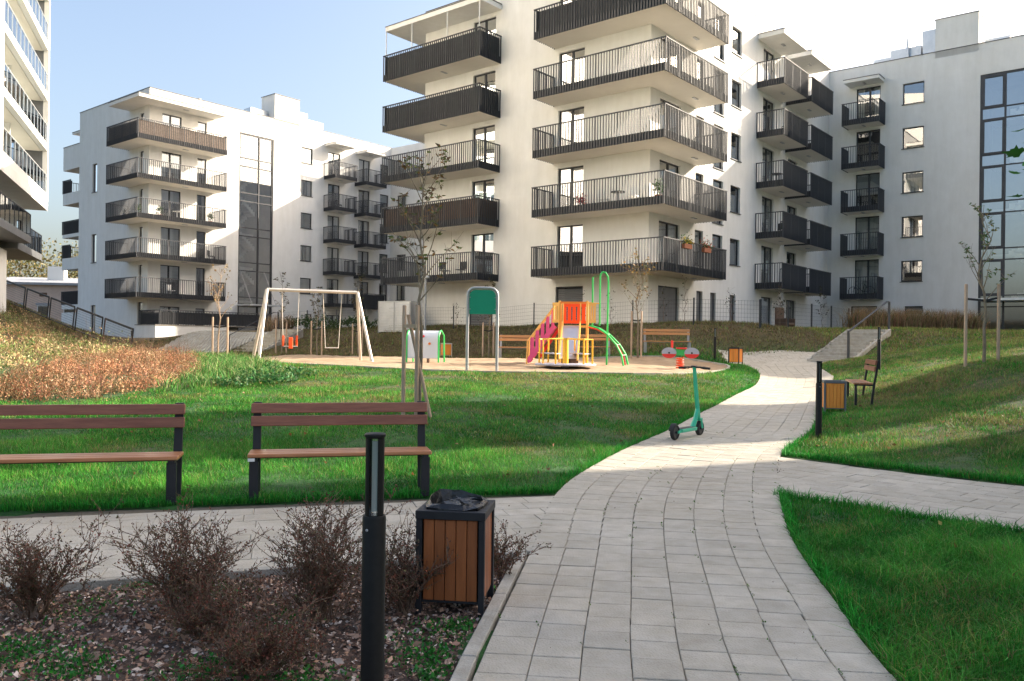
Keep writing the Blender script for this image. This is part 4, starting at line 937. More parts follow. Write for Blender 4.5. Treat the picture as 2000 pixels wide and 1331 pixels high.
# spring rider
t = ground_root('spring_rider', 'small red and grey motorbike spring rider on the sand by the path', 'spring rider', 5.28, 26.0, R(-8))
MB().tube([(.11 * math.cos(a), .11 * math.sin(a), .0 + .36 * a / 31.4) for a in np.linspace(0, 31.4, 70)], .018, 6).build('spring', 'pl_redorange', t, smooth=True)
MB().add([(-.42, -.02, .42), (.38, -.02, .42), (.5, -.02, .62), (.1, -.02, .60), (-.3, -.02, .66), (-.42, .02, .42), (.38, .02, .42), (.5, .02, .62), (.1, .02, .60), (-.3, .02, .66)], [(4, 3, 2, 1, 0), (5, 6, 7, 8, 9), (0, 1, 6, 5), (1, 2, 7, 6), (2, 3, 8, 7), (3, 4, 9, 8), (4, 0, 5, 9)]).build('body', 'pl_green', t)
for x in (-.34, .36):
    n = 16
    for nm, a0, a1, mt in (('wheel_disc', -.2, math.pi + .2, 'pl_greyblue'), ('wheel_guard', math.pi + .2, 2 * math.pi - .2, 'pl_red')):
        ps = [(x + .23 * math.cos(a), .50 + .17 * math.sin(a)) for a in np.linspace(a0, a1, n)]
        MB().add([(p, -.075, q) for p, q in ps] + [(p, -.045, q) for p, q in ps], [tuple(range(n))[::-1], tuple(range(n, 2 * n))] + [(i, (i + 1) % n, n + (i + 1) % n, n + i) for i in range(n)]).build(nm, mt, t)
    MB().lathe([(.03, 0), (.03, .02)], 10).build('hub', 'rubber', t).matrix_local = Matrix.Translation((x, -.076, .5)) @ Matrix.Rotation(R(90), 4, 'X')
MB().box(-.12, .2, -.12, .12, .62, .67).build('seat', 'pl_red', t, bevel=.015); MB().tube([(-.25, -.2, .88), (-.25, .2, .88)], .02, 8).build('handle', 'pl_red', t); MB().tube([(-.25, 0, .62), (-.25, 0, .88)], .035, 8).build('handle_post', 'pl_red', t)

# ------------------------------------------------------------------ steps, handrails, fences
def steps(name, label, bl, dirv, width, n, rise, tread, z0):
    t = thing(name, label, 'steps', (bl[0], bl[1], 0), math.atan2(dirv[1], dirv[0])); 
    for i in range(n): MB().box(i * tread, i * tread + tread + .02, -width, 0, z0 - .5, z0 + (i + 1) * rise).build('step', 'kerb', t, bevel=.008)
    for y in (.0, -width - .1):
        L_ = n * tread; MB().add([(0, y, z0 - .4), (L_, y, z0 + n * rise - .5), (L_, y + .1, z0 + n * rise - .5), (0, y + .1, z0 - .4), (0, y, z0 + .06), (L_, y, z0 + n * rise + .03), (L_, y + .1, z0 + n * rise + .03), (0, y + .1, z0 + .06)], [(0, 3, 2, 1), (4, 5, 6, 7), (0, 1, 5, 4), (1, 2, 6, 5), (2, 3, 7, 6), (3, 0, 4, 7)]).build('side_kerb', 'kerb', t)
    return t
dv = Vector((.64, .768)); SB = (11.25, 31.55)
st = steps('garden_steps', 'concrete garden steps rising to the right from the end of the path', SB, dv, 1.55, 10, .134, .5, .93)
hr = thing('handrail', 'dark steel handrail beside the garden steps on the right', 'handrail', (12.5, 30.75, 0), math.atan2(dv.y, dv.x))
for x, z0, z1 in ((0, .9, 2.08), (5.15, 2.2, 3.42)): MB().box(x - .04, x + .04, -.04, .04, z0, z1).build('post', 'anthracite', hr)
MB().bar((-.04, 0, 2.1), (4.85, 0, 3.44), .07, .04).bar((4.83, 0, 3.44), (5.2, 0, 3.44), .07, .04).build('rail', 'anthracite', hr)
st2 = steps('garden_steps', 'grey concrete steps behind the swing frame on the left', (-15.3, 45.4), Vector((.5, .866)), 1.95, 9, .15, .36, .78)
hr2 = thing('handrail', 'thin steel handrail beside the grey steps on the left', 'handrail', (-15.5, 45.4, 0), math.atan2(.866, .5))
MB().tube([(0, 0, .8), (0, 0, 1.75), (3.2, 0, 3.1), (3.6, 0, 3.1), (3.6, 0, 2.1)], .025, 8).build('rail', 'anthracite', hr2)
for i, (x, y) in enumerate(((-15.9, 45.0), (-12.9, 44.3), (-11.9, 45.9))): pass

def wire_fence(label, pts, spacing=2.5, h=1.15, dz=0):
    S = resample(pts, spacing); z0 = [hz(*p) + dz for p in S]; t = thing('wire_fence', label, 'fence', (S[0][0], S[0][1], 0))
    o = np.array(S[0])
    for p, z in zip(S, z0): x, y = p - o; MB().box(x - .03, x + .03, y - .03, y + .03, z - .1, z + h + .05).build('post', 'anthracite', t)
    for (p, za), (q, zb) in zip(zip(S[:-1], z0[:-1]), zip(S[1:], z0[1:])):
        m = MB(); a = Vector((*(p - o), za)); b = Vector((*(q - o), zb)); n = 22
        for k in range(7): zz_ = Vector((0, 0, .08 + (h - .1) * k / 6)); m.bar(a + zz_, b + zz_, .006, .006)
        for k in range(1, n): c = a + (b - a) * k / n; m.bar(c + Vector((0, 0, .05)), c + Vector((0, 0, h)), .005, .005)
        m.build('mesh_panel', 'anthracite', t)
    return t
wire_fence('dark wire mesh fence along the top of the bank before the central block', [(-7.3, 47.6), (-4.0, 44.75), (1.2, 40.25), (5.1, 37.1), (10.3, 34.45)])
wire_fence('dark wire mesh fence before the balconies in the building corner on the right', [(10.35, 34.5), (13.6, 38.3), (17.6, 43.3)])
wire_fence('wire fence behind flowering plants between the left block and the swing', [(-15, 53), (-11.5, 50.8), (-8.6, 48.6)], 2.2, 1.1)

# louvred metal enclosure
t = thing('metal_enclosure', 'grey louvred metal enclosure at the left foot of the central block', 'enclosure', (-6.5, 45.6, hz(-6.5, 45.6) - .05), R(-18))
for x in (-.95, 0, .95): MB().box(x - .03, x + .03, -.03, .03, 0, 1.72).build('post', 'steel_grey', t)
for s in (0, 1):
    for k in range(19): MB().box(-.92 + .95 * s, -.03 + .95 * s, -.012, .012, .06 + k * .087, .06 + k * .087 + .074).build('louvre', 'zinc', t)
MB().box(-.98, .98, .0, 1.2, 1.72, 1.76).build('lid', 'zinc', t); MB().box(.93, .97, .03, 1.2, 0, 1.72).build('side_panel', 'zinc', t); MB().box(-.97, -.93, .03, 1.2, 0, 1.72).build('side_panel', 'zinc', t)
# lamp post
t = ground_root('lamp_post', 'slim grey lamp post behind the staked tree in the centre', 'street lamp', -4.55, 43.2)
MB().lathe([(.07, 0), (.06, 2.9), (.05, 3.0)], 12).build('pole', 'steel_grey', t, smooth=True); MB().lathe([(.05, 3.0), (.2, 3.05), (.2, 3.12), (.1, 3.18)], 16).build('lamp_head', 'white_paint', t, smooth=True)
# slope railing on the left, frames square to the slope
t = thing('slope_railing', 'dark wire railing running down the grassy bank beside the high rise', 'railing', (0, 0, 0))
A = Vector((-28.6, 46.4, 3.55)); B = Vector((-17.4, 37.9, .78)); L_ = (B - A).length; d = (B - A) / L_; up = (Vector((0, 0, 1)) - d * d.z).normalized()
npan = 5
for i in range(npan):
    a = A + d * (L_ * i / npan + .12); b = A + d * (L_ * (i + 1) / npan - .12); m = MB()
    m.bar(a, a + up * 1.15, .05, .05, up=d).bar(b, b + up * 1.15, .05, .05, up=d).bar(a + up * 1.15, b + up * 1.15, .05, .09).bar(a + up * .06, b + up * .06, .04, .04)
    for k in range(1, 9): m.bar(a + up * (.06 + .12 * k), b + up * (.06 + .12 * k), .008, .008)
    m.build('frame', 'anthracite', t)
MB().bar(B, B + Vector((0, 0, 1.1)), .07).build('end_post', 'anthracite', t)
t = thing('balustrade', 'dark wire balustrade at the foot of the high rise', 'railing', (0, 0, 0))
A2 = Vector((-33.5, 44.5, 3.5)); B2 = Vector((-28.9, 46.6, 3.5)); m = MB()
for k in range(4): p = A2.lerp(B2, k / 3); m.bar(p, p + Vector((0, 0, 1.15)), .05)
m.bar(A2 + Vector((0, 0, 1.15)), B2 + Vector((0, 0, 1.15)), .05)
for k in range(1, 9): m.bar(A2 + Vector((0, 0, .12 * k)), B2 + Vector((0, 0, .12 * k)), .008)
m.build('frame', 'anthracite', t)
# paved slope of grid stones
gp = thing('paved_slope', 'bank of grey grid paving stones in front of the left terrace', 'paving', (0, 0, 0)); m = MB()
q00, q10, q11, q01 = Vector((-21.2, 44.2)), Vector((-15.6, 44.9)), Vector((-14.2, 49.6)), Vector((-19.6, 50.5)); rows, cols = 26, 30
for i in range(rows):
    for j in range(cols):
        u_ = (j + .5 + .5 * (i % 2)) / (cols + .5); v_ = (i + .5) / rows; p = (q00.lerp(q10, u_)).lerp(q01.lerp(q11, u_), v_)
        zc = hz(p.x, p.y); sx, sy = .078, .080; gxs = (hz(p.x, p.y + .3) - hz(p.x, p.y - .3)) / .6; gxx = (hz(p.x + .3, p.y) - hz(p.x - .3, p.y)) / .6
        m.add([(p.x + a * sx * f, p.y + b * sy * f, zc + a * sx * gxx + b * sy * gxs + h_) for h_, f in ((-.05, 1), (.07, .9)) for a, b in ((-1, -1), (1, -1), (1, 1), (-1, 1))], [(4, 5, 6, 7), (0, 1, 5, 4), (1, 2, 6, 5), (2, 3, 7, 6), (3, 0, 4, 7)])
tag(m.build('grid_stones', 'kerb', gp), kind='stuff')

# old house and its neighbour's chimney far left
t = thing('old_house', 'low pink plastered house with grey roof between the tower and the left block', 'house', (-56, 86, 0), R(8))
MB().box(0, 22, 0, 9, -1, 6.9).build('wall', 'wall_pink', t)
m = MB().add([(-.3, -.4, 6.9), (22.3, -.4, 6.9), (22.3, 9.4, 6.9), (-.3, 9.4, 6.9), (-.3, -.4, 7.15), (22.3, -.4, 7.15), (22.3, 9.4, 8.3), (-.3, 9.4, 8.3)], [(0, 3, 2, 1), (4, 5, 6, 7), (0, 1, 5, 4), (1, 2, 6, 5), (2, 3, 7, 6), (3, 0, 4, 7)]); rf = m.build('roof', 'roof_grey', t)
for x in (5.6, 12.0): MB().box(x, x + 1.7, 4, 5, 7.4, 9.2).build('chimney', 'white_paint', rf)
for i in range(6):
    x = 3.6 + i * 2.6; w = MB().box(x, x + 1.15, -.05, .02, 3.0, 4.75).build('window', 'white_paint', t)
    for k in (0, 1): MB().quad((x + .1 + k * .5, -.06, 3.1), (x + .52 + k * .5, -.06, 3.1), (x + .52 + k * .5, -.06, 4.65), (x + .1 + k * .5, -.06, 4.65)).build('pane', 'pane_glass', w)
    MB().box(x + .08, x + 1.07, -.054, -.051, 3.08, 4.67).build('room', 'interior', w); MB().box(x - .12, x + 1.27, -.1, .0, 4.75, 5.0).build('lintel', 'roof_grey', w)
    if i % 2: MB().box(x + .2, x + .95, -.03, .02, 5.7, 6.1).build('attic_window', 'brown_door', t)
# wicker chair by the wall
t = thing('wicker_chair', 'brown wicker garden chair leaning near the ground floor doors', 'chair', (14.2, 43.0, hz(14.2, 43)), R(40))
MB().box(-.35, .35, -.3, .35, .25, .38).build('seat', 'brown_door', t, bevel=.03); MB().box(-.4, .4, .3, .42, .2, 1.2).build('backrest', 'brown_door', t, bevel=.05)
for sx in (-1, 1): MB().box(sx * .4 - .05, sx * .4 + .05, -.3, .35, .1, .62).build('arm', 'brown_door', t, bevel=.03)
for sx in (-1, 1):
    for y in (-.25, .3): MB().box(sx * .33 - .03, sx * .33 + .03, y - .03, y + .03, 0, .25).build('leg', 'brown_door', t)

# ------------------------------------------------------------------ things standing on the balconies
def on_b(root, x, y, z):
    c, s_ = math.cos(BROT), math.sin(BROT); return (root.location.x + c * x - s_ * y, root.location.y + s_ * x + c * y, z)
def bchair(label, root, x, y, z, rz, mat):
    t = thing('balcony_chair', label, 'chair', on_b(root, x, y, z), BROT + rz, 'chairs on the balconies')
    MB().box(-.23, .23, -.23, .23, .42, .46).build('seat', mat, t); MB().box(-.23, .23, .2, .24, .5, .9).build('backrest', mat, t)
    for sx in (-1, 1):
        for sy in (-1, 1): MB().box(sx * .2 - .015, sx * .2 + .015, sy * .2 - .015, sy * .2 + .015, 0, .42 if sy < 0 else .5).build('leg', mat, t)
def btable(label, root, x, y, z, mat):
    t = thing('balcony_table', label, 'table', on_b(root, x, y, z), BROT, 'tables on the balconies')
    MB().lathe([(.33, .70), (.34, .715), (.33, .73)], 18).build('top', mat, t); MB().lathe([(.03, 0), (.03, .7)], 8).build('column', mat, t); MB().lathe([(.2, 0), (.2, .02)], 12).build('foot', mat, t)
def potted(label, root, x, y, z, h, seed, cl):
    t = thing('potted_plant', label, 'potted plant', on_b(root, x, y, z), 0, 'potted plants on the balconies'); MB().lathe([(.12, 0), (.16, .28), (.17, .3), (.13, .3)], 12).build('pot', 'terracotta', t)
    r = np.random.default_rng(seed); n = 150; u = r.normal(0, 1, (n, 3)); P = u / np.linalg.norm(u, axis=1, keepdims=True) * r.uniform(.2, 1, (n, 1)) * np.array([.3, .3, h / 2]) + np.array([0, 0, .3 + h / 2]); V = []; F_ = []
    for p_ in P:
        a = r.normal(0, 1, 3); a /= np.linalg.norm(a); b = np.cross(a, r.normal(0, 1, 3)); b /= np.linalg.norm(b); k = len(V); V += [p_, p_ + a * .06 + b * .03, p_ + a * .13, p_ + a * .06 - b * .03]; F_ += [k, k + 1, k + 2, k, k + 2, k + 3]
    np_mesh('foliage', np.array(V), np.array(F_), np.full(len(F_) // 3, 3), 'leaf', np.array(cl) * np.exp(r.normal(0, .3, (len(V), 1))), t)
fz = lambda k, zb=ZB: zb + ST * k + .2
bchair('first dark chair on the lowest balcony behind the chestnut', b1, -.85, 12.2, fz(0), 1.6, 'anthracite'); bchair('second dark chair on the lowest balcony behind the chestnut', b1, -.85, 11.0, fz(0), -1.5, 'anthracite')
btable('round table on the second corner balcony above the slide', b1, -.8, 1.2, fz(1), 'anthracite'); bchair('light chair left of the round table above the slide', b1, -.8, 2.0, fz(1), 1.5, 'white_paint'); bchair('light chair right of the round table above the slide', b1, -.8, .4, fz(1), -1.5, 'white_paint')
potted('red leaved plant at the door on the second corner balcony', b1, -.6, 3.4, fz(1), .6, 1, (.35, .06, .07)); potted('green plant at the corner of the second corner balcony', b1, -1.1, -1.1, fz(1), .8, 2, (.07, .14, .04))
bchair('dark chair on the third small balcony in the building corner', b1, 14.2, -.8, fz(2), .4, 'anthracite'); btable('small table on the third small balcony in the building corner', b1, 13.2, -.8, fz(2), 'anthracite'); bchair('dark chair on the second small balcony in the building corner', b1, 14.4, -.8, fz(1), .9, 'anthracite')
for i, (x, y) in enumerate(((-.9, 1.6), (-.9, -.2), (.4, -.9), (4.6, -.9))): potted(('leftmost', 'second', 'third', 'rightmost')[i] + ' green plant on the middle corner balcony of the left block', b2, x, y, fz(2, Z2), .75, 10 + i, (.06, .10, .04))
btable('table on the middle corner balcony of the left block', b2, 1.8, -.9, fz(2, Z2), 'white_paint'); bchair('chair on the second lowest corner balcony of the left block', b2, 4.7, -.9, fz(1, Z2), .7, 'anthracite'); bchair('chair on the lowest corner balcony of the left block', b2, 1.4, -.9, fz(0, Z2), .3, 'white_paint')
bchair('dark chair on the second upper small balcony of the left block', b2, 17.5, -.8, fz(3, Z2), .7, 'anthracite'); potted('shrubby plant on the roof terrace of the left block', b2, 1.2, 13.6, 17.9, .9, 30, (.06, .09, .05))
# bicycle on the lowest wing balcony
t = thing('bicycle', 'dark bicycle on the lowest balcony of the right wing', 'bicycle', on_b(b1, 23.75, -2.5, ZB + .1), BROT + R(90))
for x in (-.52, .52):
    w = MB().tube([(x + .32 * math.cos(a), 0, .33 + .32 * math.sin(a)) for a in np.linspace(0, 2 * math.pi, 25)], .018, 6).build('wheel', 'rubber', t); sp_ = MB()
    for k in range(8): a = k * math.pi / 4; sp_.bar((x, 0, .33), (x + .31 * math.cos(a), 0, .33 + .31 * math.sin(a)), .005)
    sp_.build('spokes', 'steel_grey', w)
MB().tube([(-.52, 0, .33), (-.08, 0, .32), (.36, 0, .82), (-.2, 0, .84), (-.08, 0, .32)], .02, 6).tube([(-.2, 0, .84), (-.52, 0, .33)], .015, 6).tube([(.52, 0, .33), (.36, 0, .82), (.34, 0, .98)], .018, 6).build('frame', 'black_paint', t)
MB().tube([(.34, -.26, 1.0), (.34, .26, 1.0)], .015, 6).build('handlebar', 'black_paint', t); MB().box(-.34, -.1, -.07, .07, .93, .98).build('saddle', 'rubber', t); MB().tube([(-.2, 0, .84), (-.22, 0, .94)], .014, 6).build('seat_post', 'steel_grey', t)
# ------------------------------------------------------------------ plants: fast scatter helpers
def jit(c, n, v=.18, rng=RNG):
    c = np.asarray(c, float); f = np.exp(rng.normal(0, v, (n, 1))) * np.exp(rng.normal(0, v * .35, (n, 3))); return c * f
def blades(name, xy, h, w, tint, lean=.35, seg=1, z=None, parent=None, mat='blade', kind='stuff', dirn=None, curl=.5):
    """grass blades; seg 1 = one triangle, seg 2 = bent blade of three triangles"""
    n = len(xy); z0 = (H(xy[:, 0], xy[:, 1]) if z is None else z) - .012
    h = np.broadcast_to(h, n).astype(float); w = np.broadcast_to(w, n).astype(float)
    a = RNG.uniform(0, 2 * math.pi, n); b = RNG.uniform(0, 2 * math.pi, n) if dirn is None else dirn; l = np.abs(RNG.normal(0, lean, n)) * h
    base = np.stack([xy[:, 0], xy[:, 1], z0], 1); sd = np.stack([np.cos(a), np.sin(a), 0 * a], 1) * (w / 2)[:, None]
    ln = np.stack([np.cos(b) * l, np.sin(b) * l, 0 * a], 1)
    if seg == 1:
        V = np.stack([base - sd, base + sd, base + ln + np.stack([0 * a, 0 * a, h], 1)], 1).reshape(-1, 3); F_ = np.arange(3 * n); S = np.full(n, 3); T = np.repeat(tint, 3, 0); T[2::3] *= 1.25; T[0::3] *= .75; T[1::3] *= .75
    else:
        mid = base + ln * .35 + np.stack([0 * a, 0 * a, h * .6], 1); tip = base + ln * (1 + curl) + np.stack([0 * a, 0 * a, h], 1)
        V = np.stack([base - sd, base + sd, mid + sd * .8, mid - sd * .8, tip], 1).reshape(-1, 3); k = np.arange(n)[:, None] * 5
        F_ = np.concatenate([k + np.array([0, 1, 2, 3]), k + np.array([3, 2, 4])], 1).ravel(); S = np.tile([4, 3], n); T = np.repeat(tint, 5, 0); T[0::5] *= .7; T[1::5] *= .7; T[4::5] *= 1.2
    o = np_mesh(name, V, F_, S, mat, T, parent)
    return tag(o, kind=kind) if kind else o
def leaves(name, P, size, tint, asp=.5, up=.3, parent=None, mat='leaf', kind=None, fold=.15, dirs=None):
    """rhombic leaves with a slight fold along the midrib"""
    n = len(P); size = np.broadcast_to(size, n).astype(float)[:, None]
    d = RNG.normal(0, 1, (n, 3)) if dirs is None else np.asarray(dirs, float); d[:, 2] += up * (dirs is None); d /= np.linalg.norm(d, axis=1, keepdims=True)
    r = RNG.normal(0, 1, (n, 3)); s = np.cross(d, r); s /= np.linalg.norm(s, axis=1, keepdims=True) + 1e-9; nn = np.cross(s, d)
    V = np.stack([P, P + d * size * .45 - s * size * asp * .5 + nn * size * fold, P + d * size, P + d * size * .45 + s * size * asp * .5 + nn * size * fold], 1).reshape(-1, 3)
    k = np.arange(n)[:, None] * 4; F_ = np.concatenate([k + np.array([0, 1, 2]), k + np.array([0, 2, 3])], 1).ravel()
    o = np_mesh(name, V, F_, np.full(2 * n, 3), mat, np.repeat(tint, 4, 0), parent)
    return tag(o, kind=kind) if kind else o
def rand_in(poly, dens, cond=None):
    px = [p[0] for p in poly]; py = [p[1] for p in poly]; A_ = (max(px) - min(px)) * (max(py) - min(py)); n = int(A_ * dens)
    x = RNG.uniform(min(px), max(px), n); y = RNG.uniform(min(py), max(py), n); k = inpoly(x, y, poly)
    return np.stack([x[k], y[k]], 1)
def noise2(x, y, s=1.0, ph=0.0):
    x = x * s + ph; y = y * s - ph
    return (np.sin(x * 1.7 + 1.3 * np.sin(y * 1.1)) * np.sin(y * 1.9 + 1.7 * np.sin(x * .8)) + .5 * np.sin(x * 4.1 + 2 * np.sin(y * 2.3)) * np.sin(y * 3.7 + np.sin(x * 3.1)) + .3 * np.sin(9.1 * x + 3 * np.sin(5 * y)) * np.sin(8.3 * y)) / 1.5

# ------------------------------------------------------------------ lawn
ORANGE = [(-7.9, 16.2), (-7.6, 19), (-9, 24), (-11.5, 29), (-13.4, 30.5), (-12.6, 24), (-11.0, 19), (-10.2, 15)]
PALE = [(-10.2, 15), (-11.0, 19), (-12.6, 24), (-13.4, 30.5), (-17, 36), (-20, 39), (-27, 42), (-25, 30), (-19, 16)]
TUFT = [(-7.4, 17.0), (-5.4, 20), (-7.0, 24.6), (-10.2, 29.5), (-12, 30), (-9, 24), (-7.6, 19)]
grid_poly = [(q.x, q.y) for q in (q00, q10, q11, q01)]
def lawn(y0, y1, dens, hmean, w, seg, name):
    xr = lambda y: .70 * y + 1.2
    n = int(2 * xr(y1) * (y1 - y0) * dens); x = RNG.uniform(-xr(y1), xr(y1), n); y = RNG.uniform(y0, y1, n)
    k = np.abs(x) < xr(y)
    for P in HARD: k &= ~inpoly(x, y, P)
    for P in [SAND_POLY, BED_POLY, ORANGE, PALE, grid_poly] + GAPS: k &= ~inpoly(x, y, P)
    # not inside steps or buildings
    la = (x - 6.27) * .632 + (y - 38.29) * .775; lb = -(x - 6.27) * .775 + (y - 38.29) * .632; k &= ~((la > -.1) & (lb > -.1))
    sx_ = (x - SB[0]) * .64 + (y - SB[1]) * .768; sy_ = (x - SB[0]) * .768 - (y - SB[1]) * .64; k &= ~((sx_ > 0) & (sx_ < 5.1) & (sy_ > -.1) & (sy_ < 1.7))
    nz = noise2(x, y, .9); nz2 = noise2(x, y, 2.6, 3.1); d = dryness(x, y); bank = np.clip((y - 31.5) / 2, 0, 1) * (x < 13)
    # worn, thin patches
    k &= RNG.uniform(0, 1, n) < np.clip(1.1 - .22 * d - .35 * np.clip(nz2, 0, 1) * (.3 + d), .4, 1)
    x, y, nz, nz2, d, bank = (v[k] for v in (x, y, nz, nz2, d, bank)); n = len(x)
    g1 = np.array([.015, .170, .015]); g2 = np.array([.070, .245, .030]); dr = np.array([.20, .23, .055]); br = np.array([.23, .155, .08]); ol = np.array([.125, .135, .045]); ol2 = np.array([.15, .105, .062])
    t_ = g1 + (g2 - g1) * np.clip(.5 + .6 * nz, 0, 1)[:, None]
    dd = np.clip(d * (1 + .5 * nz2), 0, 1); dryc = np.where((RNG.uniform(0, 1, n) < .35 + .25 * nz)[:, None], br, dr)
    pick = (RNG.uniform(0, 1, n) < dd * .80 + .07 + .10 * np.clip(nz2, 0, 1))[:, None]; t_ = np.where(pick, dryc, t_)
    t_ = np.where((RNG.uniform(0, 1, n) < bank * .9)[:, None], np.where((RNG.uniform(0, 1, n) < .45 + .3 * nz2)[:, None], ol2, ol), t_)
    t_ = t_ * np.exp(RNG.normal(0, .26, (n, 1)) + .22 * nz[:, None] + .30 * nz2[:, None]) * np.exp(RNG.normal(0, .07, (n, 3)))
    t_ = np.where((RNG.uniform(0, 1, n) < .05)[:, None], t_ * 1.3 + np.array([.06, .12, .05]), t_)
    hh = hmean * (1 + .4 * nz + .45 * nz2) * np.exp(RNG.normal(0, .28, n)) * (1 - .05 * d); hh = np.clip(hh, .015, .3)
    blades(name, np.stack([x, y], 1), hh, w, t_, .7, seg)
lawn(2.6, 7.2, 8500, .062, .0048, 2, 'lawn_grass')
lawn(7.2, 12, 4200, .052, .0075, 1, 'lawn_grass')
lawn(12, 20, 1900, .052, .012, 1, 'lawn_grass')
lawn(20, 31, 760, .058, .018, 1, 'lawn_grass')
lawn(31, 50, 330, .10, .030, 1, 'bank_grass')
# taller tufts along edges of paving and longer stray blades
def fringe(S, side, n, h, w, seg, y0, y1, name='edge_grass'):
    i = RNG.integers(0, len(S) - 1, n); t_ = RNG.uniform(0, 1, (n, 1)); p = S[i] * (1 - t_) + S[i + 1] * t_; d = S[i + 1] - S[i]; d /= np.linalg.norm(d, axis=1, keepdims=True)
    p = p + np.stack([-d[:, 1], d[:, 0]], 1) * side * np.abs(RNG.normal(.01, .05, (n, 1))); k = (p[:, 1] > y0) & (p[:, 1] < y1) & ~((side < 0) & (p[:, 1] > 8.65) & (p[:, 1] < 11.45))
    for P in (LEFT_POLY, RIGHT_POLY): k &= ~inpoly(p[:, 0], p[:, 1], P)
    p = p[k]; m_ = len(p); blades(name, p, h * np.exp(RNG.normal(0, .3, m_)), w, jit((.026, .24, .025), m_, .3), .6, seg)
fringe(SL, 1, 9000, .07, .009, 1, 8.8, 22); fringe(SR, -1, 9000, .08, .008, 2, 2.5, 22)
for a, b in (((.5, 8.8), (-9, 6.4)), ((3.72, 11.42), (10.1, 4.0)), ((2.84, 8.74), (8.2, 2.45))):
    S = np.array([np.array(a) + (np.array(b) - np.array(a)) * t_ for t_ in np.linspace(0, 1, 60)]); sgn = {(.5, 8.8): -1, (3.72, 11.42): 1, (2.84, 8.74): -1}[a]
    i = RNG.integers(0, 59, 5000); f = RNG.uniform(0, 1, (5000, 1)); p = S[i] * (1 - f) + S[i + 1] * f; d = (S[1] - S[0]) / np.linalg.norm(S[1] - S[0]); p = p + np.array([-d[1], d[0]]) * sgn * np.abs(RNG.normal(.01, .06, (5000, 1)))
    blades('edge_grass', p, .075 * np.exp(RNG.normal(0, .3, 5000)), .008, jit((.026, .24, .025), 5000, .3), .6, 2)
p = rand_in([(5, 11), (8, 9.5), (17, 22), (13, 29), (10.5, 28), (6.4, 14.8)], 26); n = len(p); q = np.repeat(p, 14, 0) + RNG.normal(0, .06, (n * 14, 2)); c = np.repeat(np.where((RNG.uniform(0, 1, n) < .55)[:, None], (.045, .22, .03), (.26, .23, .10)), 14, 0)
for P in HARD: k = ~inpoly(q[:, 0], q[:, 1], P); q, c = q[k], c[k]
blades('lawn_tufts', q, RNG.uniform(.04, .11, len(q)), .011, c * np.exp(RNG.normal(0, .3, (len(q), 1))), .6, 1)
# fallen leaves and clover specks on the lawns
p = np.concatenate([rand_in([(-8, 9), (1, 9), (3.4, 20), (-7, 20)], 2.2), rand_in([(3, 5), (6, 9), (14, 20), (8, 20), (4.4, 12)], 3)])
for P in HARD: p = p[~inpoly(p[:, 0], p[:, 1], P)]
leaves('fallen_leaves', np.column_stack([p, H(p[:, 0], p[:, 1]) + .05]), RNG.uniform(.03, .07, len(p)), jit((.20, .12, .05), len(p), .4), .7, 0, kind='stuff')
p = np.concatenate([rand_in(PATH_POLY, 1.6), rand_in(LEFT_POLY, 1.2)]); leaves('fallen_leaves', np.column_stack([p, H(p[:, 0], p[:, 1]) + .012]), RNG.uniform(.012, .03, len(p)), jit((.14, .08, .04), len(p), .4), .6, -5, kind='stuff')

p = np.array([(x, y) for (x, y, a, sx, sy) in pl if 3.4 < y < 14]); p = p[RNG.integers(0, len(p), 110)]; q = p + np.array([.128, 0]) * RNG.choice([-1, 1], (110, 1)) + RNG.normal(0, .004, (110, 2)); q[:, 1] += RNG.uniform(-.13, .13, 110)
q = np.repeat(q, 9, 0) + RNG.normal(0, 1, (990, 2)) * np.array([.003, .03]); leaves('joint_moss', np.column_stack([q, H(q[:, 0], q[:, 1]) + .004]), RNG.uniform(.006, .018, len(q)), jit((.10, .19, .04), len(q), .3), .6, .8, kind='stuff')
q = []
for S, sd, y0 in ((SR, -1, 2.6), (SL, 1, 8.8)):
    k = RNG.integers(0, len(S) - 1, 2600); d = S[k + 1] - S[k]; d /= np.linalg.norm(d, axis=1, keepdims=True); v = S[k] + np.stack([-d[:, 1], d[:, 0]], 1) * sd * RNG.normal(-.015, .035, (2600, 1)); q.append(v[(v[:, 1] > y0) & (v[:, 1] < 18)])
q = np.concatenate(q); q = q[noise2(q[:, 0], q[:, 1], 1.3) > -.35]; leaves('edge_soil', np.column_stack([q, H(q[:, 0], q[:, 1]) + .008]), RNG.uniform(.008, .03, len(q)), jit((.10, .07, .05), len(q), .35), .7, -3, mat='chip', kind='stuff')

# ------------------------------------------------------------------ bark bed
p = rand_in([(.02, 6.2), (-.30, 3.89), (-.63, 1.9), (-6, 1.9), (-8, 3.8)], 2600); n = len(p)
k = (np.abs(p[:, 0]) < .75 * p[:, 1] + .6) & (p[:, 1] > 2.6); p = p[k]; n = len(p)
bt = np.array([(.22, .125, .09), (.34, .23, .175), (.12, .07, .052), (.54, .45, .39), (.42, .25, .16)])[RNG.choice(5, n, p=[.30, .27, .14, .18, .11])]
d = RNG.normal(0, 1, (n, 3)); d[:, 2] = RNG.normal(0, .28, n)
leaves('bark_mulch', np.column_stack([p, H(p[:, 0], p[:, 1]) - .03 + np.abs(RNG.normal(0, .014, n))]), RNG.uniform(.010, .026, n) * np.where(RNG.uniform(0, 1, n) < .12, 2.6, 1.4), bt * np.exp(RNG.normal(0, .2, (n, 1))), .55, 0, mat='chip', kind='stuff', dirs=d, fold=.06)
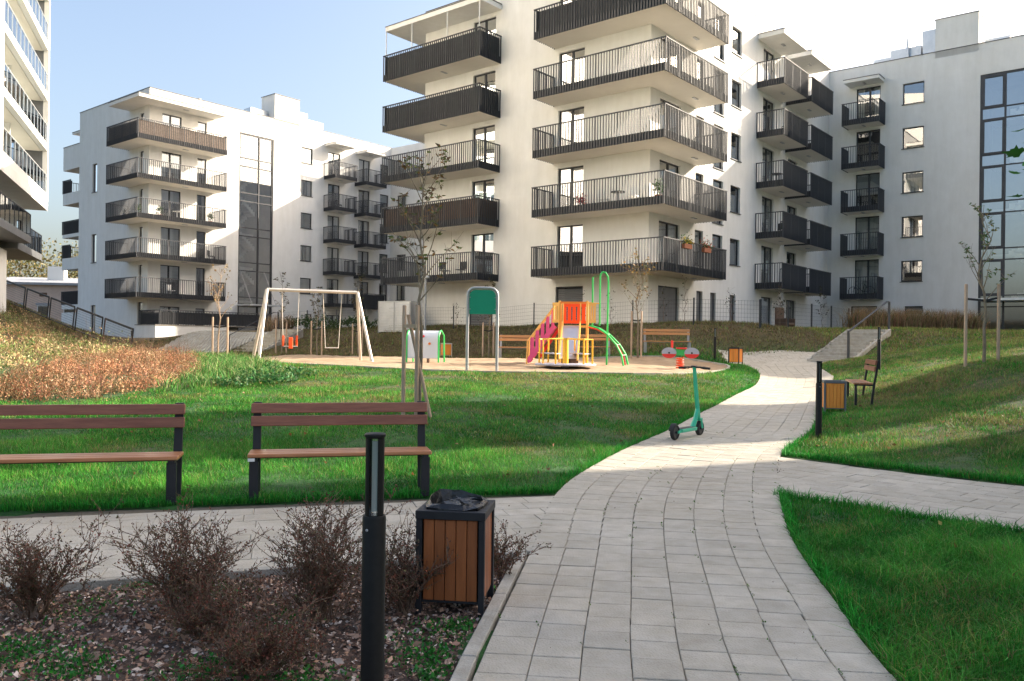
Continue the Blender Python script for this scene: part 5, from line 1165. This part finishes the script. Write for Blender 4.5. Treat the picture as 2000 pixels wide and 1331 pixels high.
def weeds(cs, name='weeds'):
    P = []; 
    for (cx, cy, r, n) in cs:
        q = RNG.normal(0, r * .55, (n, 2)) + (cx, cy); P.append(np.column_stack([q, H(q[:, 0], q[:, 1]) - .03 + np.abs(RNG.normal(.012, .014, n))]))
    P = np.concatenate(P); k = inpoly(P[:, 0], P[:, 1], BED_POLY); P = P[k]; n = len(P)
    leaves(name, P, RNG.uniform(.012, .032, n), jit((.028, .17, .022), n, .3), .6, .9, kind='stuff')
weeds([(-2.6, 4.25, .28, 900), (-2.15, 4.1, .2, 500), (-1.45, 4.05, .22, 600), (-1.0, 3.85, .25, 700), (-2.9, 4.0, .3, 600), (-.42, 4.25, .16, 420), (-.3, 4.7, .12, 260), (-.36, 4.0, .10, 240), (-1.9, 5.3, .2, 180), (-1.3, 4.8, .2, 160), (-2.5, 5.0, .3, 200), (-.16, 5.4, .08, 120), (-3.4, 4.4, .3, 400), (-.5, 4.55, .2, 160)])

# ------------------------------------------------------------------ shrubs and trees
def branch_pts(p, d, L_, n, wob, grav, rr):
    pts = [p.copy()]; d = d.normalized()
    for i in range(n):
        d = (d + Vector((rr.gauss(0, wob), rr.gauss(0, wob), rr.gauss(0, wob * .7) + grav))).normalized(); p = p + d * (L_ / n); pts.append(p.copy())
    return pts
def shrub(label, x, y, h, r, stems, seed, leafn=9, lt=((.13, .056, .036), (.17, .082, .05), (.09, .058, .034), (.21, .068, .046), (.10, .09, .04)), zoff=-.03):
    rr = random.Random(seed); t = thing('barberry_shrub', label, 'shrub', (x, y, hz(x, y) + zoff), 0, 'barberry shrubs in the bark bed'); m = MB(); LP = []; LD = []
    for s in range(stems):
        a = rr.uniform(0, 6.28); out = rr.random() ** .7; tall = rr.random() < .12
        d = Vector((math.cos(a) * out * r / h * 1.0, math.sin(a) * out * r / h * 1.0, 1)); L_ = h * rr.uniform(.6, 1.0) * (1.25 if tall else 1) * math.sqrt(1 + (out * r / h) ** 2) * .95
        b = Vector((rr.gauss(0, .04), rr.gauss(0, .04), 0)); pts = branch_pts(b, d, L_, 7, .16, .02 if tall else -.03, rr); m.tube(pts, [.0042 * (1 - .75 * i / 7) for i in range(8)], 3, False)
        for i in range(2, 8):
            for q in range(rr.choice((1, 2, 2, 3))):
                a2 = rr.uniform(0, 6.28); dd = (pts[i] - pts[i - 1]).normalized() + Vector((math.cos(a2), math.sin(a2), rr.uniform(-.3, .6))) * .9; tw = branch_pts(pts[i], dd, rr.uniform(.06, .2) * (h / .55), 3, .2, 0, rr); m.tube(tw, [.0024, .002, .0015, .001], 3, False)
                for j in range(leafn):
                    f = rr.random() * 2.999; c = tw[int(f)].lerp(tw[int(f) + 1], f % 1); LP.append(c + Vector((rr.gauss(0, .006), rr.gauss(0, .006), rr.gauss(0, .006))))
            for j in range(4): f = rr.random(); LP.append(pts[i - 1].lerp(pts[i], f))
    m.build('twigs', 'twig', t); P = np.array([tuple(p_) for p_ in LP]); n = len(P); ci = np.array(lt)[RNG.integers(0, len(lt), n)]
    leaves('foliage', P, RNG.uniform(.009, .021, n), ci * np.exp(RNG.normal(0, .25, (n, 1))), .55, .5, parent=t)
    return t
shrub('dark barberry shrub cut off by the left edge of the bark bed', -2.78, 4.85, .50, .42, 44, 1)
shrub('round barberry shrub in front of the left bench end', -1.93, 5.0, .56, .48, 54, 2)
shrub('tall reddish barberry shrub left of the foreground bollard lamp', -1.1, 4.8, .66, .40, 54, 3)
shrub('barberry shrub between the foreground bollard lamp and the slatted bin', -.62, 4.95, .50, .34, 38, 4)
shrub('small barberry shrub peeping out behind the right side of the slatted bin', -.06, 5.75, .34, .22, 16, 5)
shrub('low sprawling barberry shrub at the bottom edge left of the lamp', -1.2, 4.0, .30, .5, 46, 6)
shrub('low brown barberry shrub in the middle of the bark bed', -1.6, 4.5, .34, .42, 36, 8)

def tree(name, label, x, y, h, clear, spread, limbs, seed, leafn, lsize, lt, group, trunk_r=.045, upw=.9, cluster=True, sub=5, bark='bark', ztop=1.0):
    rr = random.Random(seed); t = thing(name, label, 'tree', (x, y, hz(x, y) - .02), 0, group); m = MB(); LP = []; LD = []
    tp = [Vector((rr.gauss(0, .012) * i, rr.gauss(0, .012) * i, h * i / 9)) for i in range(10)]; m.tube(tp, [trunk_r * (1 - .88 * i / 9) for i in range(10)], 8)
    def put(p, d):
        if cluster:
            base = d.normalized()
            for k in range(rr.choice((4, 5, 5))): LP.append(p); v = Vector((rr.gauss(0, 1), rr.gauss(0, 1), rr.gauss(0, .5) - .35)); LD.append(base * .5 + v.normalized())
        else: LP.append(p + Vector((rr.gauss(0, .03), rr.gauss(0, .03), rr.gauss(0, .03)))); LD.append(Vector((rr.gauss(0, 1), rr.gauss(0, 1), rr.gauss(-.2, .6))))
    tips = [(tp[-1], Vector((0, 0, 1)))]
    for b in range(limbs):
        f = clear + (1 - clear) * (b + rr.random() * .6) / limbs * .93; i = min(8, int(f * 9)); p = tp[i].lerp(tp[i + 1], f * 9 - i); a = b * 2.4 + rr.uniform(-.4, .4); L_ = spread * (1.15 - .75 * (f - clear) / (1 - clear)) * rr.uniform(.75, 1.15)
        d = Vector((math.cos(a), math.sin(a), upw)); pts = branch_pts(p, d, L_, 6, .10, .035, rr); r0 = trunk_r * .42 * (1.1 - f * .6); m.tube(pts, [r0 * (1 - .8 * k / 6) for k in range(7)], 5, False); tips.append((pts[-1], pts[-1] - pts[-2]))
        for s in range(sub):
            k = rr.randint(2, 6); a2 = rr.uniform(0, 6.28); dd = (pts[k] - pts[k - 1]).normalized() + Vector((math.cos(a2), math.sin(a2), rr.uniform(-.2, .7))) * .8; tw = branch_pts(pts[k], dd, L_ * rr.uniform(.18, .4), 3, .15, .03, rr); m.tube(tw, [r0 * .32, r0 * .26, r0 * .2, r0 * .12], 4, False); tips.append((tw[-1], tw[-1] - tw[-2])); tips.append((tw[1], tw[-1] - tw[-2]))
    m.build('trunk', bark, t, smooth=True)
    rr.shuffle(tips)
    k = 0
    while k < leafn: p, d = tips[k % len(tips)] if rr.random() < .8 else rr.choice(tips); put(p, d); k += 1
    n = len(LP); P = np.array([tuple(p_) for p_ in LP]); ci = np.array(lt)[RNG.integers(0, len(lt), n)] * np.exp(RNG.normal(0, .22, (n, 1)))
    leaves('crown', P, RNG.uniform(.7, 1.25, n) * lsize, ci, .42 if cluster else .6, 0, parent=t, dirs=np.array([tuple(v) for v in LD]), fold=.08)
    return t
def stakes(label, x, y, offs, h, lean=None, bar=None):
    t = thing('tree_stake', label, 'tree stake', (x, y, hz(x, y)), 0, 'wooden tree stakes')
    for (ox, oy) in offs: MB().lathe([(.035, -.1), (.035, h), (.026, h + .012)], 10, (ox, oy)).build('post', 'stake', t, smooth=True)
    (ax, ay), (bx, by) = offs[0], offs[1]
    if bar: MB().bar((ax, ay - .04, h - bar), (bx, by - .04, h - bar), .03, .06).build('crossbar', 'stake', t)
    else: MB().bar((ax, ay, h - .32), (0, -.03, h - .36), .008, .05).bar((0, -.03, h - .36), (bx, by, h - .30), .008, .05).build('tie', 'rubber', t)
    if lean: MB().tube([lean[0], lean[1]], .03, 8).build('brace', 'stake', t)
    return t
AUT = ((.10, .13, .03), (.06, .10, .025), (.22, .12, .04), (.16, .085, .035), (.08, .06, .03)); YEL = ((.22, .15, .05), (.30, .18, .06), (.14, .11, .04), (.09, .10, .03)); GRN = ((.05, .12, .03), (.08, .16, .04), (.12, .15, .05))
YT = 'young trees tied to stakes'
X_, Y_ = -1.56, 14.1
tree('young_tree', 'sparse young chestnut tree in front of the central block beside the bench', X_, Y_, 4.45, .42, 1.05, 17, 21, 95, .095, AUT, YT, .040, 1.05, sub=5)
stakes('two pale posts with a crossbar and slanting brace at the chestnut on the lawn', X_, Y_, [(-.26, -.15), (-.02, -.32)], 1.85, ((-.2, -.1, 1.7), (.22, -.35, .0)), .34)
X_, Y_ = 10.55, 18.5
tree('young_tree', 'young leafy tree tied between two stakes on the right lawn', X_, Y_, 3.55, .38, .75, 15, 33, 80, .075, GRN + ((.15, .12, .04),), YT, .04, 1.5, sub=4)
stakes('two tall stakes with a black strap at the tree on the right lawn', X_, Y_, [(-.36, .1), (.26, -.1)], 1.75)
X_, Y_ = 4.75, 31.2
tree('young_tree', 'young tree with rusty yellow leaves behind the right end of the sand', X_, Y_, 3.9, .42, .95, 16, 14, 210, .10, YEL, YT, .045, 1.2, cluster=False, sub=6)
stakes('two stakes at the rusty tree behind the sand', X_, Y_, [(-.25, 0), (.1, -.15)], 1.75)
X_, Y_ = -10.4, 29.3
tree('young_tree', 'nearly bare young tree left of the swing before the paved slope', X_, Y_, 3.3, .42, .8, 14, 15, 90, .09, YEL, YT, .035, 1.2, cluster=False, sub=5, bark='stake')
stakes('two pale stakes left of the swing before the paved slope', X_, Y_, [(-.2, 0), (.33, 0)], 1.5)
for (x, y, h_, sd, lb) in ((-10.3, 37.0, 3.7, 41, 'thin sapling seen between the swing chains on the left'), (-8.6, 36.5, 3.0, 42, 'shorter leafy sapling inside the swing frame'), (-7.3, 39.2, 3.9, 43, 'slim sapling behind the right leg of the swing'), (-1.0, 35.5, 3.4, 44, 'thin sapling with brown leaves behind the green board')):
    tree('young_tree', lb, x, y, h_, .35, .55, 12, sd, 55, .10, ((.05, .06, .025), (.09, .08, .03), (.13, .08, .03)), YT, .032, 1.4, sub=4)
    stakes({41: 'pair of stakes at the sapling between the left swing chains', 42: 'pair of stakes at the short sapling inside the swing frame', 43: 'pair of stakes at the sapling behind the right swing leg', 44: 'pair of stakes at the sapling behind the green board'}[sd], x, y, [(-.25, 0), (.2, .05)], 1.5)
# slender climbers along the wire fence
k = 0
for (x, y, h_, lb) in ((-2.9, 43.2, 1.5, 'first climber from the lamp post along the fence'), (-1.6, 42.1, 1.7, 'second climber from the lamp post along the fence'), (3.2, 38.2, 1.9, 'climber left of the slide tower at the fence'), (4.4, 37.2, 1.8, 'bushier climber just left of the slide tower at the fence'), (6.6, 36.0, 1.8, 'climber behind the green hoops at the fence'), (7.4, 35.5, 2.2, 'climber left of the rusty tree at the fence'), (9.2, 34.8, 1.7, 'climber right of the rusty tree at the fence'), (11.6, 36.0, 1.9, 'climber beside the narrow dark doors'), (15.2, 40.6, 2.1, 'leafy climber in the building corner behind the steps'), (13.2, 40.8, 2.0, 'green climber by the ground floor door near the wicker chair')):
    k += 1; tree('climbing_plant', lb, x, y, h_, .2, .42, 9, 60 + k, 34 if k < 9 else 120, .085, ((.035, .05, .022), (.06, .06, .025), (.03, .035, .02)), 'slender plants along the fence', .012, 1.3, cluster=False, sub=4, bark='twig')
    for o in [o for o in col.objects if o.get('label') == lb]: o['category'] = 'plant'

# ------------------------------------------------------------------ ground cover on the left bank, tall grass, flowers
def cover(name, poly, dens, size, cols, hmax, probs=None, s=1.6):
    p = rand_in(poly, dens); n = len(p); bump = np.clip(.45 + .55 * noise2(p[:, 0], p[:, 1], s), .05, 1.2); z = H(p[:, 0], p[:, 1]) + hmax * bump * RNG.uniform(.35, 1.0, n) ** .6
    c = np.array(cols)[RNG.choice(len(cols), n, p=probs)] * np.exp(RNG.normal(0, .22, (n, 1))); leaves(name, np.column_stack([p, z]), RNG.uniform(.6, 1.4, n) * size, c, .5, .5, kind='stuff')
def clumps(name, poly, dens, rad, per, size, cols, probs, flat=.75):
    c = rand_in(poly, dens); m_ = len(c); ci = RNG.choice(len(cols), m_, p=probs); rr_ = rad * np.exp(RNG.normal(0, .3, m_)); k = np.repeat(np.arange(m_), per); n = len(k)
    u = RNG.normal(0, 1, (n, 3)); u[:, 2] = np.abs(u[:, 2]); u /= np.linalg.norm(u, axis=1, keepdims=True); u *= RNG.uniform(.35, 1.05, (n, 1)) ** .5
    P = np.column_stack([c[k] + u[:, :2] * rr_[k, None], 0 * k]); P[:, 2] = H(P[:, 0], P[:, 1]) + u[:, 2] * rr_[k] * flat
    t_ = np.array(cols)[np.where(RNG.uniform(0, 1, n) < .72, ci[k], RNG.choice(len(cols), n, p=probs))] * np.exp(RNG.normal(0, .25, (n, 1))) * (np.exp(RNG.normal(0, .2, m_))[k, None])
    leaves(name, P, RNG.uniform(.5, 1.5, n) * size, t_, .45, .6, kind='stuff')
    b = np.column_stack([c[k[::14]] + RNG.normal(0, .3, (len(k[::14]), 2)) * rr_[k[::14], None]]); blades(name, b, rr_[k[::14]] * RNG.uniform(.6, 1.5, len(b)), .009, jit((.20, .12, .07), len(b), .3), .6, 2)
clumps('orange_ground_cover', ORANGE, 3.6, .40, 230, .05, ((.44, .22, .12), (.36, .17, .085), (.50, .34, .20), (.26, .20, .09), (.44, .16, .11)), (.32, .2, .22, .16, .10))
clumps('pale_ground_cover', PALE, 1.6, .48, 110, .08, ((.50, .40, .22), (.46, .29, .15), (.28, .31, .11), (.12, .19, .05)), (.26, .18, .28, .28))
p = rand_in(TUFT, 260); n = len(p); blades('tall_pale_grass', p, RNG.uniform(.10, .36, n) * (1 + .4 * noise2(p[:, 0], p[:, 1], 1.5)), .022, np.where((RNG.uniform(0, 1, n) < .68)[:, None], jit((.07, .20, .04), n, .25), jit((.28, .31, .13), n, .25)), .55, 2)
cover('leafy_weeds', [(-6.4, 17.6), (-5.0, 18.6), (-4.9, 21), (-6.6, 23)], 330, .09, ((.03, .13, .03), (.05, .17, .05), (.10, .17, .05)), .35)
p = np.concatenate([np.column_stack([RNG.normal(x, .32, 420), RNG.normal(y, .28, 420)]) for x, y in zip(np.linspace(17.4, 24.2, 13), np.linspace(41.8, 43.6, 13))]); n = len(p)
blades('ornamental_grass', p, RNG.uniform(.7, 1.35, n), .022, np.where((RNG.uniform(0, 1, n) < .8)[:, None], jit((.34, .225, .125), n, .25), jit((.10, .12, .04), n, .2)), .32, 2)
cover('flowering_border', [(-14.5, 51.5), (-8.2, 47.5), (-7.6, 48.3), (-14, 52.6)], 420, .12, ((.035, .075, .02), (.05, .10, .03), (.10, .10, .035), (.6, .58, .54)), .95, (.42, .3, .2, .08))
p = rand_in([(-15.4, 50.2), (-14.2, 51.8), (-13.4, 51.2), (-14.4, 49.8)], 300); n = len(p); blades('ornamental_grass', p, RNG.uniform(.5, 1.1, n), .024, jit((.30, .20, .12), n, .25), .4, 2)
# grassy strip in front of the right wing
p = rand_in([(15.5, 39.5), (26, 42.5), (26, 44), (15.5, 41.5)], 160); n = len(p); blades('bank_grass', p, RNG.uniform(.06, .14, n), .035, jit((.025, .13, .025), n, .3), .4, 1)

# far trees behind the old house
def far_tree(label, x, y, h, r, seed, cols):
    rr = np.random.default_rng(seed); t = thing('broadleaf_tree', label, 'tree', (x, y, 0), 0, 'trees behind the old house')
    MB().tube([(0, 0, -1), (.1, 0, h * .3), (0, .2, h * .6), (.1, 0, h * .95)], [.35, .28, .16, .03], 7).build('trunk', 'bark', t); n = 5200
    u = rr.normal(0, 1, (n, 3)); u /= np.linalg.norm(u, axis=1, keepdims=True); q = u * rr.uniform(.3, 1, (n, 1)) ** .5
    lump = 1 + .28 * np.sin(u[:, 0] * 5 + seed) * np.sin(u[:, 2] * 6 + seed * 2) + .15 * np.sin(u[:, 1] * 11); P = q * lump[:, None] * np.array([r, r, h * .45]) + np.array([0, 0, h * .58]); c = np.array(cols)[rr.integers(0, len(cols), n)] * np.exp(rr.normal(0, .25, (n, 1)))
    leaves('crown', P, rr.uniform(.25, .5, n), c, .6, .2, parent=t)
for i, (x, y, h, r, lb) in enumerate(((-62, 104, 13, 5.5, 'yellowing tree behind the old house chimney on the left'), (-55, 108, 12, 5, 'round yellowing tree behind the roof of the old house'), (-49, 106, 10.5, 4.5, 'lower yellowing tree close to the loggias of the left block'))):
    far_tree(lb, x, y, h, r, 5 + i, ((.17, .15, .05), (.12, .13, .04), (.22, .17, .07)))

# maple whose branch reaches in from the right
t = thing('maple_tree', 'maple branch with green lobed leaves reaching in at the right edge', 'tree', (6.6, 5.4, hz(6.6, 5.4)), 0)
rr = random.Random(3); m = MB(); m.tube([(0, 0, 0), (.05, 0, 1.2), (0, .05, 2.4), (.05, 0, 3.8), (0, 0, 5.2)], [.09, .08, .07, .045, .012], 9); LP = []; LD = []; LS = []
def mleaf(p, d): LP.append(p); LD.append(d)
for b in range(11):
    a = b * 2.4; z = 2.2 + b * .27; d = Vector((math.cos(a), math.sin(a), .5)); L_ = 2.0 - b * .1; pts = branch_pts(Vector((.03, .02, z)), d, L_, 6, .1, .02, rr); m.tube(pts, [.022 * (1 - .8 * k / 6) for k in range(7)], 5, False)
    for k in range(46): f = rr.uniform(1.2, 5.99); c = pts[int(f)].lerp(pts[int(f) + 1], f % 1) + Vector((rr.gauss(0, .16), rr.gauss(0, .16), rr.gauss(0, .12))); mleaf(c, Vector((rr.gauss(0, 1), rr.gauss(0, 1), -.5)))
tgt = Vector((3.87 - 6.6, 6.42 - 5.4, 2.98 - hz(6.6, 5.4))); q = [Vector((.03, 0, 2.0)).lerp(tgt + Vector((.12, 0, .06)), f) + Vector((0, 0, .25 * math.sin(f * 3.1))) for f in np.linspace(0, 1, 8)]; m.tube(q, [.025 * (1 - .75 * k / 7) for k in range(8)], 6, False)
for (dx, dz) in ((.02, .30), (-.02, .10), (.06, .06), (.02, -.02), (.10, .02), (.0, -.22), (.12, -.2), (.16, .22), (.2, .0), (.22, .12), (.3, .1), (.35, .2), (.3, -.1)): mleaf(tgt + Vector((dx + .03, rr.gauss(0, .05), dz)), Vector((rr.gauss(-.6, .3), rr.gauss(-.3, .3), rr.gauss(-.2, .3))))
m.build('trunk', 'bark', t, smooth=True)
# five-lobed leaf blades
lobe = [(0, 0), (.28, -.08), (.42, .12), (.30, .24), (.52, .46), (.30, .46), (.22, .62), (.14, .60), (0, 1.0), (-.14, .60), (-.22, .62), (-.30, .46), (-.52, .46), (-.30, .24), (-.42, .12), (-.28, -.08)]
V = []; F_ = []; T = []
for p_, d_ in zip(LP, LD):
    d_ = d_.normalized(); s = d_.cross(Vector((rr.gauss(0, .4), rr.gauss(0, .4), 1))).normalized(); nn = s.cross(d_); sz = rr.uniform(.09, .15); b0 = len(V); c = np.array((.045, .17, .025)) * math.exp(rr.gauss(0, .25)) if rr.random() < .85 else np.array((.2, .2, .04))
    for (u_, v_) in lobe: V.append(tuple(p_ + s * u_ * sz + d_ * v_ * sz + nn * (abs(u_) * .25 * sz))); T.append(c)
    for i in range(1, len(lobe) - 1): F_ += [b0, b0 + i, b0 + i + 1]
np_mesh('crown', np.array(V), np.array(F_), np.full(len(F_) // 3, 3), 'leaf', np.array(T), t)
# flower boxes on the lowest big balcony
for (dx, lb, cl) in ((.35, 'flower box with yellow blooms on the lowest corner balcony rail', (.55, .42, .05)), (2.3, 'flower box with orange blooms on the lowest corner balcony rail', (.6, .16, .08))):
    u_ = Vector((.632, .775, 0)); v_ = Vector((-.775, .632, 0)); p_ = Vector((6.27, 38.29, 0)) + u_ * dx - v_ * (D + .12); t = thing('flower_box', lb, 'flower box', (p_.x, p_.y, ZB + 1.12), BROT, 'flower boxes on the balcony')
    MB().box(-.35, .35, -.1, .1, 0, .2).build('box', 'terracotta', t); P = np.column_stack([RNG.uniform(-.38, .38, 260), RNG.normal(0, .12, 260), .2 + np.abs(RNG.normal(0, .16, 260))]); leaves('foliage', P, .08, np.where((RNG.uniform(0, 1, 260) < .5)[:, None], jit(cl, 260, .2), jit((.06, .12, .03), 260, .2)), .6, .5, parent=t)
